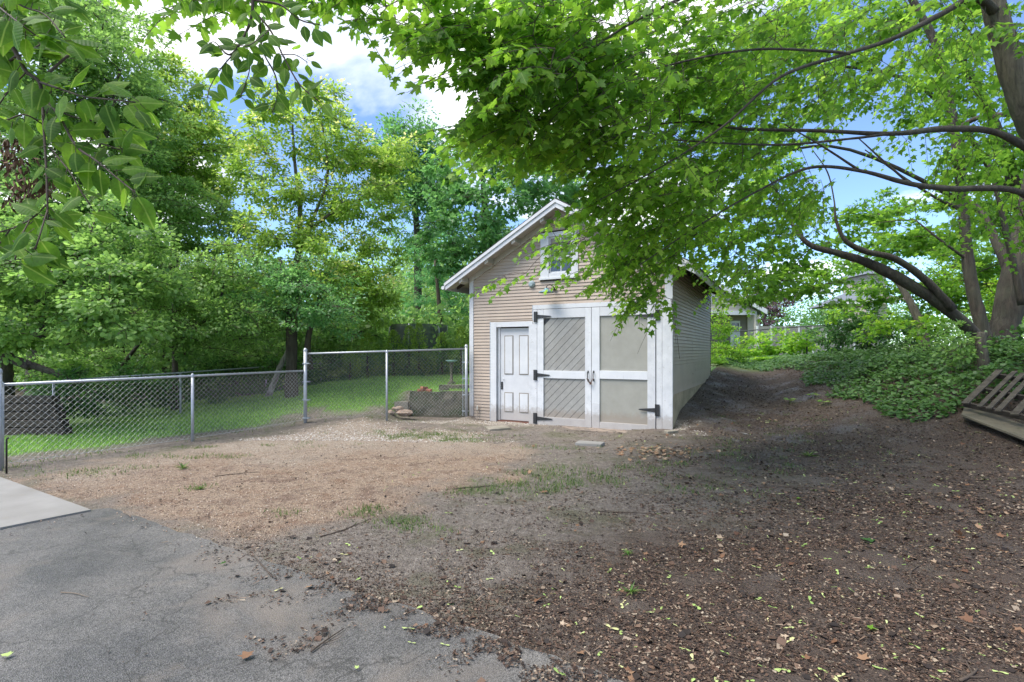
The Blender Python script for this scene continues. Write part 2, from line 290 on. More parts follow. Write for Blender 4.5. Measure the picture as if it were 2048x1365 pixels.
def make_ground():
    def axis(lo, a, b, hi, st):
        mid = list(np.arange(a, b, st)); o = []; x = b; s = st
        while x < hi: o.append(x); s *= 1.12; x += s
        o.append(hi); q = []; x = a-st; s = st
        while x > lo: q.append(x); s *= 1.12; x -= s
        q.append(lo); return np.array(q[::-1]+mid+o)
    xs = axis(-700, -9, 10, 700, .07); ys = axis(-300, 1.6, 16, 1200, .07); X, Y = np.meshgrid(xs, ys)
    Z = height(X, Y); V = np.stack([X, Y, Z], -1).reshape(-1, 3); nx, ny = len(xs), len(ys)
    # under the driveway and the slab the soil lies lower
    ds = drive_side(V[:, 0], V[:, 1]); low = smooth(.10, .30, ds)*(V[:, 1] < 7.5); V[:, 2] -= .05*low
    i = np.arange((nx-1)*(ny-1)); r = i//(nx-1); c = i % (nx-1); a = r*nx+c
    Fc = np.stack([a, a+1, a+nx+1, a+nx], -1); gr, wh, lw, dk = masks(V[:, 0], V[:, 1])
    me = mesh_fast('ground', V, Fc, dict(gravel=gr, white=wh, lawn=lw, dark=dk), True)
    m, nt, b, _ = newmat('soil_gravel_and_turf'); v = coords(nt)
    at = {}
    for k in ('gravel', 'white', 'lawn', 'dark'):
        n = N(nt, 'ShaderNodeAttribute'); n.attribute_name = k; at[k] = n.outputs['Fac']
    n1 = noise_(nt, v, 2.2, 10, .68); n2 = noise_(nt, v, 14, 8, .7); n3 = noise_(nt, v, 90, 4, .7)
    n4 = noise_(nt, v, 38, 6, .75); mud = mixc(nt, .6, ramp(nt, n2, [(.3, (.11, .088, .07)), (.5, (.205, .172, .143)), (.7, (.31, .27, .23))]), ramp(nt, n4, [(.35, (.18, .16, .15)), (.6, (.75, .75, .75))]), 'OVERLAY'); mud = mixc(nt, ramp(nt, noise_(nt, v, 1.1, 7, .7), [(.50, (0, 0, 0)), (.62, (.55, .55, .55))]), mud, (.12, .135, .055))
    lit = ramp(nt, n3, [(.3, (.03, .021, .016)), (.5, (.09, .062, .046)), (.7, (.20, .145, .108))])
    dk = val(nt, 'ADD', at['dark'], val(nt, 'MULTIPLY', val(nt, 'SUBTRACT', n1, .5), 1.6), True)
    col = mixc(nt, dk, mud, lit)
    vo = N(nt, 'ShaderNodeTexVoronoi'); vo.inputs['Scale'].default_value = 75; L(nt, v, vo.inputs['Vector']); vgr = N(nt, 'ShaderNodeRGBToBW'); L(nt, vo.outputs['Color'], vgr.inputs[0]); vg = ramp(nt, vgr.outputs[0], [(.25, (.2, .2, .2)), (.75, (.8, .8, .8))])
    gcol = mixc(nt, .55, ramp(nt, n1, [(.36, (.25, .16, .105)), (.5, (.35, .26, .185)), (.62, (.21, .14, .10))]), vg, 'SOFT_LIGHT')
    gcol = mixc(nt, ramp(nt, n2, [(.5, (0, 0, 0)), (.66, (.8, .8, .8))]), gcol, (.13, .09, .068))
    col = mixc(nt, at['gravel'], col, gcol)
    wcol = mixc(nt, .7, ramp(nt, n2, [(.3, (.29, .235, .18)), (.7, (.43, .37, .30))]), vg, 'SOFT_LIGHT')
    col = mixc(nt, at['white'], col, wcol)
    lcol = ramp(nt, n1, [(.3, (.10, .18, .04)), (.6, (.15, .26, .06)), (.75, (.22, .24, .09))])
    col = mixc(nt, at['lawn'], col, lcol); L(nt, col, b.inputs['Base Color'])
    wet = ramp(nt, noise_(nt, v, 1.3, 6), [(.45, (.9, .9, .9)), (.66, (.38, .38, .38))]); rr = mixc(nt, at['gravel'], wet, (.9, .9, .9)); rr = mixc(nt, at['lawn'], rr, (.95, .95, .95)); L(nt, rr, b.inputs['Roughness'])
    b.inputs['Specular IOR Level'].default_value = .4
    hs = val(nt, 'ADD', val(nt, 'MULTIPLY', n3, .6), val(nt, 'ADD', val(nt, 'MULTIPLY', n2, 1.6), val(nt, 'MULTIPLY', vo.outputs['Distance'], -.5))); bump_(nt, hs, b, 1.0, .035)
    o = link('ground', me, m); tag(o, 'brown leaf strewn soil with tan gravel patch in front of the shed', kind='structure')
make_ground()
def sheet(name, poly, z0, st, matr, label, thick=.05, zf=None, rag=0):
    # dense flat sheet cut to a plan polygon, with a real edge below it
    import bmesh
    bm = bmesh.new(); top = []; n = len(poly)
    for i in range(n):
        (ax, ay), (bx, by) = poly[i], poly[(i+1) % n]; l = math.hypot(bx-ax, by-ay); k = max(1, min(60, int(l/st)))
        for j in range(k):
            t = j/k; x = ax+(bx-ax)*t; y = ay+(by-ay)*t
            if rag: x += rag*(float(fbm(x*5, y*5, 3))-.5); y += rag*(float(fbm(x*5+40, y*5, 3))-.5)
            top.append((x, y))
    f = bm.faces.new([bm.verts.new((x, y, z0)) for x, y in top]); bm.normal_update()
    if f.normal.z < 0: f.normal_flip()
    r = bmesh.ops.extrude_face_region(bm, geom=[f])
    for e in r['geom']:
        if isinstance(e, bmesh.types.BMVert): e.co.z += thick
    bmesh.ops.recalc_face_normals(bm, faces=bm.faces); me = bpy.data.meshes.new(name); bm.to_mesh(me); bm.free()
    return tag(link(name, me, matr), label, kind='structure')
def asphalt():
    m, nt, b, _ = newmat('worn_asphalt'); v = coords(nt); n1 = noise_(nt, v, .55, 6, .6); n2 = noise_(nt, v, 5, 8, .7); n3 = noise_(nt, v, 160, 3, .8)
    vo = N(nt, 'ShaderNodeTexVoronoi'); vo.inputs['Scale'].default_value = 140; L(nt, v, vo.inputs['Vector'])
    c = ramp(nt, n1, [(.38, (.080, .077, .076)), (.5, (.108, .102, .096)), (.62, (.142, .131, .118))]); c = mixc(nt, .5, c, ramp(nt, n2, [(.3, (.3, .3, .3)), (.7, (.62, .62, .62))]), 'OVERLAY')
    c = mixc(nt, .75, c, ramp(nt, vo.outputs['Color'], [(.2, (.2, .2, .2)), (.8, (.8, .8, .8))]), 'OVERLAY'); c = mixc(nt, ramp(nt, n3, [(.66, (0, 0, 0)), (.74, (.8, .8, .8))]), c, (.38, .36, .33))
    c = mixc(nt, ramp(nt, noise_(nt, v, .8, 6, .65, .4), [(.5, (0, 0, 0)), (.62, (.8, .8, .8))]), c, (.155, .132, .112)); cv = N(nt, 'ShaderNodeTexVoronoi', feature='DISTANCE_TO_EDGE'); cv.inputs['Scale'].default_value = .55; vd = N(nt, 'ShaderNodeVectorMath', operation='ADD'); nn_ = N(nt, 'ShaderNodeTexNoise'); nn_.inputs['Scale'].default_value = 2.5; nn_.inputs['Detail'].default_value = 6; L(nt, v, nn_.inputs['Vector']); L(nt, nn_.outputs['Color'], vd.inputs[0]); L(nt, v, vd.inputs[1]); L(nt, vd.outputs[0], cv.inputs['Vector']); c = mixc(nt, ramp(nt, cv.outputs['Distance'], [(.0, (.75, .75, .75)), (.007, (0, 0, 0))]), c, (.035, .033, .03)); L(nt, c, b.inputs['Base Color']); L(nt, ramp(nt, n1, [(.4, (.42, .42, .42)), (.6, (.75, .75, .75))]), b.inputs['Roughness']); b.inputs['Specular IOR Level'].default_value = .45
    bump_(nt, val(nt, 'ADD', vo.outputs['Distance'], val(nt, 'MULTIPLY', n2, 1.2)), b, .6, .006); return m
pA = plan([(222, 1020), (170, 1029), (0, 1066)])
sheet('driveway', [DRIVE_A, (-4.33, 5.21), pA[2], (-14, 1.75), (-14, -20), (14, -20), (14, -5.5), DRIVE_B], -.03, .09, asphalt(), 'grey damp asphalt driveway at lower left', .05, rag=.10)
c0, c1 = plan([(0, 960), (182, 1027)])
sheet('pavement', [(c1[0], c1[1]), (c0[0], c0[1]), (-14, 11.1), (-14, 1.80), (pA[2][0]-.02, pA[2][1]+.03)], -.03, .3, CONCL, 'pale concrete paving strip beside the asphalt', .068)
sheet('threshold', [tuple(L0+DU*a-DN*b) for a, b in ((2.35, .02), (4.75, .02), (4.7, .42), (2.9, .50))], -.12, .12, M('threshold_concrete', (.27, .21, .165), (.19, .155, .13), 3, .85, 60, .6, .006, dirt=((.10, .085, .07), 6, .5)), 'worn concrete apron under the garage doors', .078, rag=.06)
# ------------------------------------------------ the shed
shed = empty('shed', (L0[0], L0[1], SZ), 'tan clapboard shed with white garage doors and gable roof', 'shed', rz=math.atan2(DU[1], DU[0]))
AP, SL = 5.11-.05, .568            # roof top line: apex height above base and slope
def rt(u): return AP-SL*abs(u-SW/2)
FO, BO, SO = .34, .3, .50          # overhangs front, back, sides
def uzbox(u0, u1, z0, z1, v0, v1): return MB().box((u0, v0, z0), (u1, v1, z1))
def px_u(px): return wz(px, HY)[0]
def zz(px, py): return wz(px, py)[1]
core = MB(); wt = lambda u: rt(u)-.22
core.uz([(.02, .0), (SW-.02, .0), (SW-.02, wt(SW)), (SW/2, wt(SW/2)), (.02, wt(0))], .16, .20)
core.box((.02, .16, 0), (.06, SD, wt(0))); core.box((SW-.06, .16, .0), (SW-.02, SD, wt(0))); core.box((.02, SD-.04, 0), (SW-.02, SD, wt(0)))
core.build('wall', M('wall_sheathing', (.10, .09, .08)), shed)
# foundation seen along the right side
MB().box((SW-.22, .03, -.3), (SW-.008, SD-.02, .80)).build('foundation', M('mossy_foundation', (.46, .38, .26), (.30, .26, .17), 3, .9, 50, .8, .012, dirt=((.15, .15, .08), 5, .6)), shed)
# openings on the front that interrupt the boards: (u0,u1,z0,z1)
uD0, uD1 = px_u(981), px_u(1066); zD = zz(985, 644)
uG0, zG = px_u(1066), zz(1066, 611)
uW0, uW1 = px_u(1081), px_u(1157); zW0, zW1 = zz(1157, 556), zz(1081, 468)
CW = .105
def siding_front():
    C = .0762; me_cache = {}
    z = .02; k = 0
    while z < rt(SW/2)-.2:
        zt = z+C; zc = z+C/2
        half = (AP-.26-zt)/SL; a = max(CW, SW/2-half-.02); b = min(SW-.155, SW/2+half+.02)
        if half <= .05: break
        spans = [(a, b)]
        def cut(sp, c0, c1):
            o = []
            for s0, s1 in sp:
                if c1 <= s0 or c0 >= s1: o.append((s0, s1)); continue
                if c0 > s0: o.append((s0, c0))
                if c1 < s1: o.append((c1, s1))
            return o
        if zc < zD: spans = cut(spans, uD0, 9)
        elif zc < zG+.0: spans = cut(spans, uG0, 9)
        if zW0 < zc < zW1: spans = cut(spans, uW0, uW1)
        sp2 = []
        for s0, s1 in spans:
            if s1-s0 > 2.4: jt = s0+(s1-s0)*random.uniform(.25, .75); sp2 += [(s0, jt-.001), (jt+.001, s1)]
            else: sp2.append((s0, s1))
        for s0, s1 in sp2:
            if s1-s0 < .04: continue
            j = random.uniform(-.0012, .0012)
            MB().add([(s0, -.008+j, z), (s1, -.008+j, z), (s1, .010, zt+.002), (s0, .010, zt+.002), (s0, .045, z), (s1, .045, z), (s1, .045, zt+.002), (s0, .045, zt+.002), (s0, .010, z-.004), (s1, .010, z-.004)],
                     [(0, 1, 2, 3), (8, 9, 1, 0), (4, 5, 9, 8), (5, 4, 7, 6), (3, 2, 6, 7), (0, 3, 7, 4, 8), (1, 9, 5, 6, 2)]).build('siding_board', SIDING, shed)
        z = zt; k += 1
    z = .80
    while z < rt(SW)-.05:
        zt = z+C; j = random.uniform(-.0015, .0015); X = SW
        jt = random.uniform(1.5, 4.5)
        for ya, yb, j in ((.02, jt-.001, random.uniform(-.002, .002)), (jt+.001, SD-.05, random.uniform(-.002, .002))): MB().add([(X+.016+j, ya, z), (X+.016+j, yb, z), (X-.006, yb, zt+.002), (X-.006, ya, zt+.002), (X-.045, ya, z), (X-.045, yb, z), (X-.045, yb, zt+.002), (X-.045, ya, zt+.002), (X-.006, ya, z-.004), (X-.006, yb, z-.004)],
                 [(0, 1, 2, 3), (8, 9, 1, 0), (4, 5, 9, 8), (5, 4, 7, 6), (3, 2, 6, 7), (0, 3, 7, 4, 8), (1, 9, 5, 6, 2)]).build('siding_board', SIDING, shed)
        z = zt
siding_front()
def board(name, u0, u1, z0, z1, v0, v1, mat=WHITE, par=None, bev=.004): return uzbox(u0, u1, z0, z1, v0, v1).build(name, mat, par or shed, bevel=bev)
board('corner_board', -.012, CW-.002, 0, rt(0)-.16, -.018, .05, bev=.004)
board('corner_board', SW-.15, SW+.006, zG+.004, rt(SW)-.17, -.018, .018)
board('corner_board', SW-.03, SW+.012, .76, zG, .0185, .03, M('metal_trim', (.5, .5, .48)), bev=0)
board('corner_board', SW-.05, SW+.01, .3, rt(SW)-.2, SD-.05, SD+.02, OLDW2)
# man door
door = board('door', px_u(998), px_u(1058)+.02, .04, zz(998, 657), .075, .115, WHITE)
dz = lambda y: zz(1028, y)
for a, b in ((1006, 1024), (1035.5, 1055)):
    for y0, y1 in ((671, 750), (786, 826)):
        u0, u1 = px_u(a), px_u(b); z0, z1 = dz(y1), dz(y0)
        pn = MB().box((u0, .068, z0), (u1, .0745, z1)).build('panel_moulding', M('taupe_moulding', (.26, .235, .20)) if 'taupe_moulding' not in bpy.data.materials else bpy.data.materials['taupe_moulding'], door)
        MB().box((u0+.022, .060, z0+.022), (u1-.022, .0675, z1-.022)).build('panel', WHITE, door, bevel=.004)
MB().box((px_u(999.5), .060, dz(780.5)), (px_u(1003), .0745, dz(765))).build('lock_plate', BLACK, door)
MB().tube([(px_u(1004), .074, dz(758)), (px_u(1004), .05, dz(757)), (px_u(1006), .035, dz(759)), (px_u(1006), .04, dz(762))], .006, 6).build('latch', GALV, door)
board('door_trim', uD0+.01, px_u(993), .0, zD-.016, -.02, .05)
board('door_trim', px_u(993)+.001, uG0-.002, zz(993, 655), zD-.016, -.0195, .05)
board('door_jamb', px_u(993)+.001, px_u(998)-.002, .0, zz(993, 655)-.002, .052, .12, WHITE2)
MB().box((uD0-.012, -.014, .0), (uD0+.008, .04, zD+.002)).build('trim_channel', GALV, shed)
MB().box((uD0-.012, -.014, zD+.004), (uG0-.016, .04, zD+.018)).build('trim_channel', SIDING, shed)
board('door_sill', px_u(993), px_u(1058), -.03, .028, .03, .13, M('red_sill', (.16, .07, .05)), bev=0)
# garage frame and doors
board('door_frame', px_u(1058)+.004, px_u(1075)-.004, -.0, zz(1066, 648)-.004, -.024, .05, WHITE2)
board('door_frame', uG0+.012, px_u(1075)-.004, zz(1066, 648), zG-.105, -.024, .05)
board('door_header', uG0+.012, SW-.002, zG-.10, zG-.002, -.026, .05)
MB().box((uG0-.012, -.012, zD+.02), (uG0+.008, .04, zG)).build('trim_channel', GALV, shed)
board('door_frame', px_u(1313), px_u(1324.5), -.0, zG-.105, -.02, .05, WHITE2)
fr = MB(); u0, u1 = px_u(1325), SW+.008
fr.uz([(u0, -.03), (u1-.06, -.03), (u1, .03), (u1, zG-.105), (u0, zG-.105)], -.026, .018); fr.build('corner_board', WHITE2, shed, bevel=.004)
GT = zG-.11
def garage(ua, ub, zb, stl, str_, diag, chip):
    d = empty('garage_door', (0, 0, 0), None, None); d.parent = shed
    top, midt, midb, bot = zz(1125, 636)+.0, zz(1125, 742), zz(1125, 757.5), zz(1125, 836)
    if not diag: top, midt, midb, bot = zz(1247, 631), zz(1247, 742.5), zz(1247, 759), zz(1247, 847)
    V0, V1 = -.032, .012
    if chip:
        MB().uz([(str_, zb+.003), (ub-.07, zb+.003), (ub, zb+.075), (ub, GT), (str_, GT)], V0, V1).build('stile', WHITE2, d, bevel=.003)
        MB().box((ub-.07, -.01, zb-.01), (ub+.01, .03, zb+.07)).build('rotted_corner', BLACK, d)
    else: board('stile', str_, ub, zb, GT, V0, V1, WHITE2, d)
    if diag: board('stile', ua, stl, zb, GT, V0, V1, WHITE2, d)
    else:
        zs = zz(1190, 808); board('stile', ua, stl, zs+.002, GT, V0, V1, WHITE, d); board('stile', ua, stl, zb, zs, V0-.003, V1, WHITE2, d)
    for a, b, mt in ((top, GT, WHITE), (midb, midt, WHITE), (zb, bot, WHITE2)): board('rail', stl+.001, str_-.001, a, b, V0+.002, V1, mt, d)
    for a, b in ((midt, top), (bot, midb)):
        if not diag: board('panel', stl, str_, a, b, .0, .02, GREYP, d, 0)
        else:
            MB().box((stl, .012, a), (str_, .02, b)).build('panel_backing', BLACK, d)
            w = .185; s2 = math.sqrt(.5); lo = stl-(b-a)*1.0; c = lo+random.random()*w
            while c < str_:      # boards rise to the right; each clipped to the opening
                pts = [(c+.006, a), (c+w-.006, a), (c+w-.006+(b-a)*1.0, b), (c+.006+(b-a)*1.0, b)]
                def clip(ps, f):
                    o = []
                    for i in range(len(ps)):
                        p, q = ps[i], ps[(i+1) % len(ps)]; fp, fq = f(p), f(q)
                        if fp >= 0: o.append(p)
                        if fp*fq < 0: t = fp/(fp-fq); o.append((p[0]+(q[0]-p[0])*t, p[1]+(q[1]-p[1])*t))
                    return o
                ps = clip(clip(pts, lambda p: p[0]-stl), lambda p: str_-p[0])
                if len(ps) >= 3: MB().uz(ps, random.uniform(-.004, .0), .011).build('plank', GREYB, d)
                c += w
    return d
uL0, uM, uR1 = px_u(1075.5), px_u(1183.7), px_u(1312)
gl = garage(uL0, uM-.004, zz(1120, 856)-.0, px_u(1088), px_u(1171), True, True)
gr_ = garage(uM+.006, uR1-.006, zz(1250, 863.5), px_u(1200), px_u(1295.5), False, False)
gl['label'] = 'left garage door with diagonal grey boards'; gr_['label'] = 'right garage door with plain grey panels'
MB().box((uM-.06, -.03, -.02), (uM+.04, .06, .03)).build('door_gap', BLACK, shed)
def hinge(pl, pr, y0, y1, tip, par):
    a, b = px_u(pl), px_u(pr); z0, z1 = zz((pl+pr)/2, y1), zz((pl+pr)/2, y0); zc = (z0+z1)/2; t = px_u(tip)
    h = MB(); h.box((a, -.048, z0), (b, -.034, z1)); e = b if tip > pl else a; e2 = e
    q = .045; s = 1 if tip > pl else -1
    pts = [(e, zc-q), (t-s*.03, zc-.014), (t, zc), (t-s*.03, zc+.014), (e, zc+q)]
    if s < 0: pts = pts[::-1]
    h.uz(pts, -.046, -.035)
    h.tube([(e-s*.01, -.05, z0), (e-s*.01, -.05, z1)], .011, 8)
    for k in range(3): h.tube([(e+(t-e)*(.15+.25*k), -.05, zc), (e+(t-e)*(.15+.25*k), -.04, zc)], .008, 6)
    h.build('hinge', BLACK, par)
hinge(1069, 1076, 624, 644.5, 1104, gl); hinge(1068.5, 1075.5, 740, 760.5, 1101.5, gl); hinge(1068, 1075, 826, 847, 1106.5, gl)
hinge(1312.5, 1320.5, 620, 642, 1274, gr_); hinge(1311, 1320, 809, 832.5, 1277.5, gr_)
for px, par in ((1177.3, gl), (1188.5, gr_)):
    u = px_u(px); za, zb = zz(px, 761), zz(px, 743.5)
    MB().tube([(u, -.034, zb), (u, -.08, zb-.02), (u, -.085, (za+zb)/2), (u, -.08, za+.02), (u, -.034, za)], .010, 6).box((u-.014, -.04, zb-.03), (u+.014, -.033, zb+.02)).box((u-.014, -.04, za-.02), (u+.014, -.033, za+.03)).build('handle', BLACK, par)
ch = MB(); ua, ub = px_u(1177.3), px_u(1188.5); zc = zz(1183, 761)
for k in range(9):
    t = k/8; c = Vector((ua+(ub-ua)*t, -.092, zc+.03-.075*math.sin(math.pi*t)))
    ring = [c+Vector((.017*math.cos(a), .010*math.sin(a)*(k % 2), .012*math.sin(a)*(1-.4*(k % 2)))) for a in np.linspace(0, 2*math.pi, 9)]
    ch.tube(ring, .0042, 5, False)
ch.box((uM-.02, -.10, zc-.09), (uM+.025, -.08, zc-.045)).build('chain', RUST, gl)
# gable window
wn = board('window', uW0+.004, px_u(1098), zW0+.05, zW1-.10, -.02, .05); wn.name = 'window'
def wb(name, u0, u1, z0, z1, v0, v1, mt=WHITE): return board(name, u0, u1, z0, z1, v0, v1, mt, wn)
wi0, wi1 = px_u(1098), px_u(1144); ws = zz(1121, 543); wtp = zW1-.10; wm = zz(1121, 515)
wb('casing', wi1, uW1-.004, zW0+.05, wtp, -.02, .05); wb('head_casing', uW0-.01, uW1+.01, wtp+.002, zW1, -.028, .05); wb('sill', uW0-.02, uW1+.02, zW0, zW0+.048, -.06, .05); wb('apron', wi0+.001, wi1-.001, zW0+.05, ws-.03, -.016, .05)
uc = (wi0+wi1)/2
for (z0, z1, v) in ((ws-.028, wm-.002, .03), (wm+.002, wtp-.001, .012)):
    wb('sash', wi0+.001, wi0+.032, z0, z1, v, v+.03); wb('sash', wi1-.032, wi1-.001, z0, z1, v, v+.03)
    wb('sash', wi0+.034, wi1-.034, z0, z0+.035, v, v+.03); wb('sash', wi0+.034, wi1-.034, z1-.035, z1, v, v+.03); wb('muntin', uc-.012, uc+.012, z0+.036, z1-.036, v+.002, v+.028)
    for a, b in ((wi0+.034, uc-.013), (uc+.013, wi1-.034)): MB().box((a, v+.012, z0+.036), (b, v+.017, z1-.036)).build('pane', GLASS, wn)
# roof: two slabs, shingles' edge, rake and eave boards, lookouts, rafter tails
for s in (-1, 1):
    ue = SW/2+s*(SW/2+SO); um = SW/2
    def q(u, dz): return (u, rt(u)-dz)
    ps = [q(um, 0), q(ue, 0), q(ue, .03), q(um, .03)]; ps = ps if s < 0 else ps[::-1]
    MB().uz(ps, -FO-.03, SD+BO).build('roof_shingles' , SHING, shed)
    ps = [q(um, .032), q(ue-s*.01, .032), q(ue-s*.01, .055), q(um, .055)]; ps = ps if s < 0 else ps[::-1]
    MB().uz(ps, -FO+.03, SD+BO-.03).build('roof_deck', RAKE, shed)
    ps = [q(um, .02), q(ue+s*.02, .02), q(ue+s*.02, .095), q(um, .095)]; ps = ps if s < 0 else ps[::-1]
    MB().uz(ps, -FO-.045, -FO-.005).build('rake_board', WHITE, shed, bevel=.004)
    ps = [q(um, .097), q(ue+s*.0, .097), q(ue+s*.0, .20), q(um, .20)]; ps = ps if s < 0 else ps[::-1]
    MB().uz(ps, -FO-.02, -FO+.02).build('rake_board', WHITE, shed, bevel=.003)
    ps = [q(um, .10), q(SW/2+s*(SW/2+.02), .10), q(SW/2+s*(SW/2+.02), .30), q(um, .30)]; ps = ps if s < 0 else ps[::-1]
    MB().uz(ps, -.02, .03).build('frieze_board', RAKE, shed, bevel=.003)
    ps = [q(um, .14), q(ue-s*.02, .14), q(ue-s*.02, .155), q(um, .155)]; ps = ps if s < 0 else ps[::-1]
    MB().uz(ps, -FO+.021, -.021).build('soffit_board', RAKE, shed)
    for k in range(4):
        u = SW/2+s*(.35+k*.72); c = rt(u)
        ps = [(u-.045, rt(u-.045)-.157), (u-.045, rt(u-.045)-.27), (u+.045, rt(u+.045)-.27), (u+.045, rt(u+.045)-.157)]
        MB().uz(ps, -FO+.022, -.022).build('lookout', RAKE, shed)
    MB().box((ue-.015 if s > 0 else ue, -FO+.03, rt(ue)-.19), (ue if s > 0 else ue+.015, SD+BO, rt(ue)-.05)).build('fascia', WHITE if s < 0 else RAKE, shed)
    for k in range(11):
        v = .12+k*.58; a, b = SW/2+s*(SW/2-.02), ue-s*.03
        MB().add([(a, v, rt(a)-.056), (a, v, rt(a)-.19), (b, v, rt(b)-.15), (b, v, rt(b)-.056), (a, v+.045, rt(a)-.056), (a, v+.045, rt(a)-.19), (b, v+.045, rt(b)-.15), (b, v+.045, rt(b)-.056)],
                 [(0, 1, 2, 3), (7, 6, 5, 4), (0, 4, 5, 1), (1, 5, 6, 2), (2, 6, 7, 3), (3, 7, 4, 0)]).build('rafter', OLDW2, shed)
# rows of shingles on the slopes, cut as tabs
for s in (-1, 1):
    bm_ = []; run = SW/2+SO; rows = 22
    me = None; vs = []; fs = []
    for r in range(rows):
        a = run*(1-r/rows); b = run*(1-(r+1.12)/rows)
        vv = -FO-.03-(r % 2)*.15
        while vv < SD+BO:
            v0, v1 = max(vv+.004, -FO-.03), min(vv+.30, SD+BO); vv += .305
            if v1-v0 < .02: continue
            n = len(vs); ua_, ub_ = SW/2+s*a, SW/2+s*max(b, 0)
            vs += [(ua_, v0, rt(ua_)+.014), (ua_, v1, rt(ua_)+.014), (ub_, v1, rt(ub_)+.003), (ub_, v0, rt(ub_)+.003), (ua_, v0, rt(ua_)+.001), (ua_, v1, rt(ua_)+.001)]
            fs += [(n, n+1, n+2, n+3), (n+4, n+5, n+1, n), (n, n+3, n+4), (n+1, n+5, n+2)]
    o = MB().add(vs, fs).build('shingles', SHING, shed); o['kind'] = 'stuff'
# gutter end on the left eave and a standpipe by the wall
MB().tube([(-SO-.05, -FO-.05, rt(-SO)-.14), (-SO-.05, .3, rt(-SO)-.14)], .045, 10).build('gutter', WHITE, shed)
u = px_u(957); lp = empty('water_pipe', tuple(Vector((*(L0+DU*u-DN*.06), SZ))), 'thin tan standpipe against the siding left of the white door', 'pipe')
MB().tube([(0, 0, -.02), (0, 0, .26)], .010, 8).build('pipe', SIDING, lp); MB().box((-.018, -.018, .255), (.018, .018, .36)).build('valve', RAKE, lp)
# barn light over the doors
lu, lz = wz(1105, 585); lo = L0+DU*lu; lamp = empty('barn_lamp', (lo[0], lo[1], SZ+lz), 'teal enamel barn lamp above the garage doors', 'lamp', rz=math.atan2(DU[1], DU[0]))
MB().lathe([(.03, .085), (.05, .07), (.06, .04), (.17, .0), (.175, -.02), (.165, -.02), (.055, .03), (.03, .05)], (-.02, -.30, -.02), 24).build('lamp_shade', TEAL, lamp, True)
MB().lathe([(.001, -.05), (.025, -.03), (.03, 0), (.02, .05)], (-.02, -.30, .0), 12).build('bulb', WHITE, lamp, True)
MB().tube([(.06, 0, .06), (.06, -.10, .12), (.03, -.22, .15), (-.01, -.29, .12), (-.02, -.30, .06)], .011, 8).build('gooseneck', BLACK, lamp, True)
MB().lathe([(.001, 0), (.05, 0), (.055, .02), (.001, .03)], (.06, -.02, .05), 14).build('wall_mount', BLACK, lamp)
lu, lz = wz(1064, 569); lo = L0+DU*lu-DN*.02; fx = empty('wall_vent', (lo[0], lo[1], SZ+lz), 'small round pale vent on the siding left of the gable window', 'vent', rz=math.atan2(DU[1], DU[0]))
h = MB(); n = 20
for r0, r1, y0, y1 in ((.0, .045, -.05, -.05), (.045, .075, -.05, -.02), (.075, .085, -.02, .02)):
    h.add([(r*math.cos(2*math.pi*k/n), y, r*math.sin(2*math.pi*k/n)) for r, y in ((max(r0, .001), y0), (r1, y1)) for k in range(n)], [(k, (k+1) % n, n+(k+1) % n, n+k) for k in range(n)])
h.build('vent_cover', M('pale_teal_metal', (.32, .40, .42)), fx)
# ------------------------------------------------ chain link fences
def chainlink(o, a, b, ht, off, mat, pitch=.043, r=.0018, step=1, tips=True, name='chain_link'):
    # a, b: plan ends; ht(t): (bottom z, top z) at fraction t; zigzag wires, each linking with its neighbour
    a = np.array(a); b = np.array(b); Ln = np.hypot(*(b-a)); d = (b-a)/Ln; nrm = np.array([-d[1], d[0]]); m = MB(off); n = int(Ln/pitch)
    for k in range(n+1):
        zb, zt = ht(k/n); rows = int((zt-zb)/pitch); pts = []
        for j in range(rows+1):
            sx = (k+(j+k) % 2)*pitch; sx = min(sx, Ln); s = (.0035 if (j+k) % 2 else -.0035)
            p = a+d*sx+nrm*s; pts.append((p[0], p[1], zt+.03-j*pitch))
        if tips: pts[0] = (pts[0][0]-d[0]*.012, pts[0][1]-d[1]*.012, pts[0][2]-.004)
        m.tube(pts, r, 4, False)
    c = m.build(name, mat, o); c['kind'] = 'stuff'; return c
def post(o, x, y, zb, zt, r, mat=GALV, cap=True, name='post'):
    m = MB(o.location); m.tube([(x, y, zb), (x, y, zt)], r, 14); p = m.build(name, mat, o, True)
    if cap:
        c = MB(o.location); c.lathe([(r*1.15, zt-.03), (r*1.15, zt), (r*.8, zt+.03), (.001, zt+.045)], (x, y, 0), 14); c.build('post_cap', mat, p, True)
    return p
A = (-7.12, 7.27); B = (-5.79, 9.44); C = (-4.55, 11.5); Dm = (-2.9, 12.1); E = (-1.17, 12.83)
fl = empty('chain_link_fence', (A[0], A[1], 0), 'lower galvanised chain link fence between left frame edge and tall corner post', 'fence')
def lerp(a, b, t): return tuple(x+(y-x)*t for x, y in zip(a, b))
z0f = lambda x, y: H(x, y)
chainlink(fl, A, C, lambda t: (z0f(*lerp(A, C, t))+.0, 1.163+(1.2-1.163)*t), fl.location, GALVW)
MB(fl.location).tube([(A[0], A[1], 1.163), (C[0], C[1], 1.2)], .021, 10).build('top_rail', GALV, fl, True)
MB(fl.location).tube([(A[0], A[1], z0f(*A)+.06), (B[0], B[1], z0f(*B)+.05), (C[0], C[1], z0f(*C)+.06)], .003, 4).build('tension_wire', GALVW, fl)
post(fl, A[0]+.02, A[1]-.02, -.3, 1.17, .026); post(fl, B[0]+.02, B[1]-.03, -.3, 1.19, .026)
p = P(6, 945, 7.1); post(fl, p.x-.055, p.y, -.3, 1.36, .034)
for z in (.35, .75, 1.05): MB(fl.location).box((p.x-.10, p.y-.04, z), (A[0]+.05, p.y+.04, z+.022)).build('tension_band', GALV, fl)
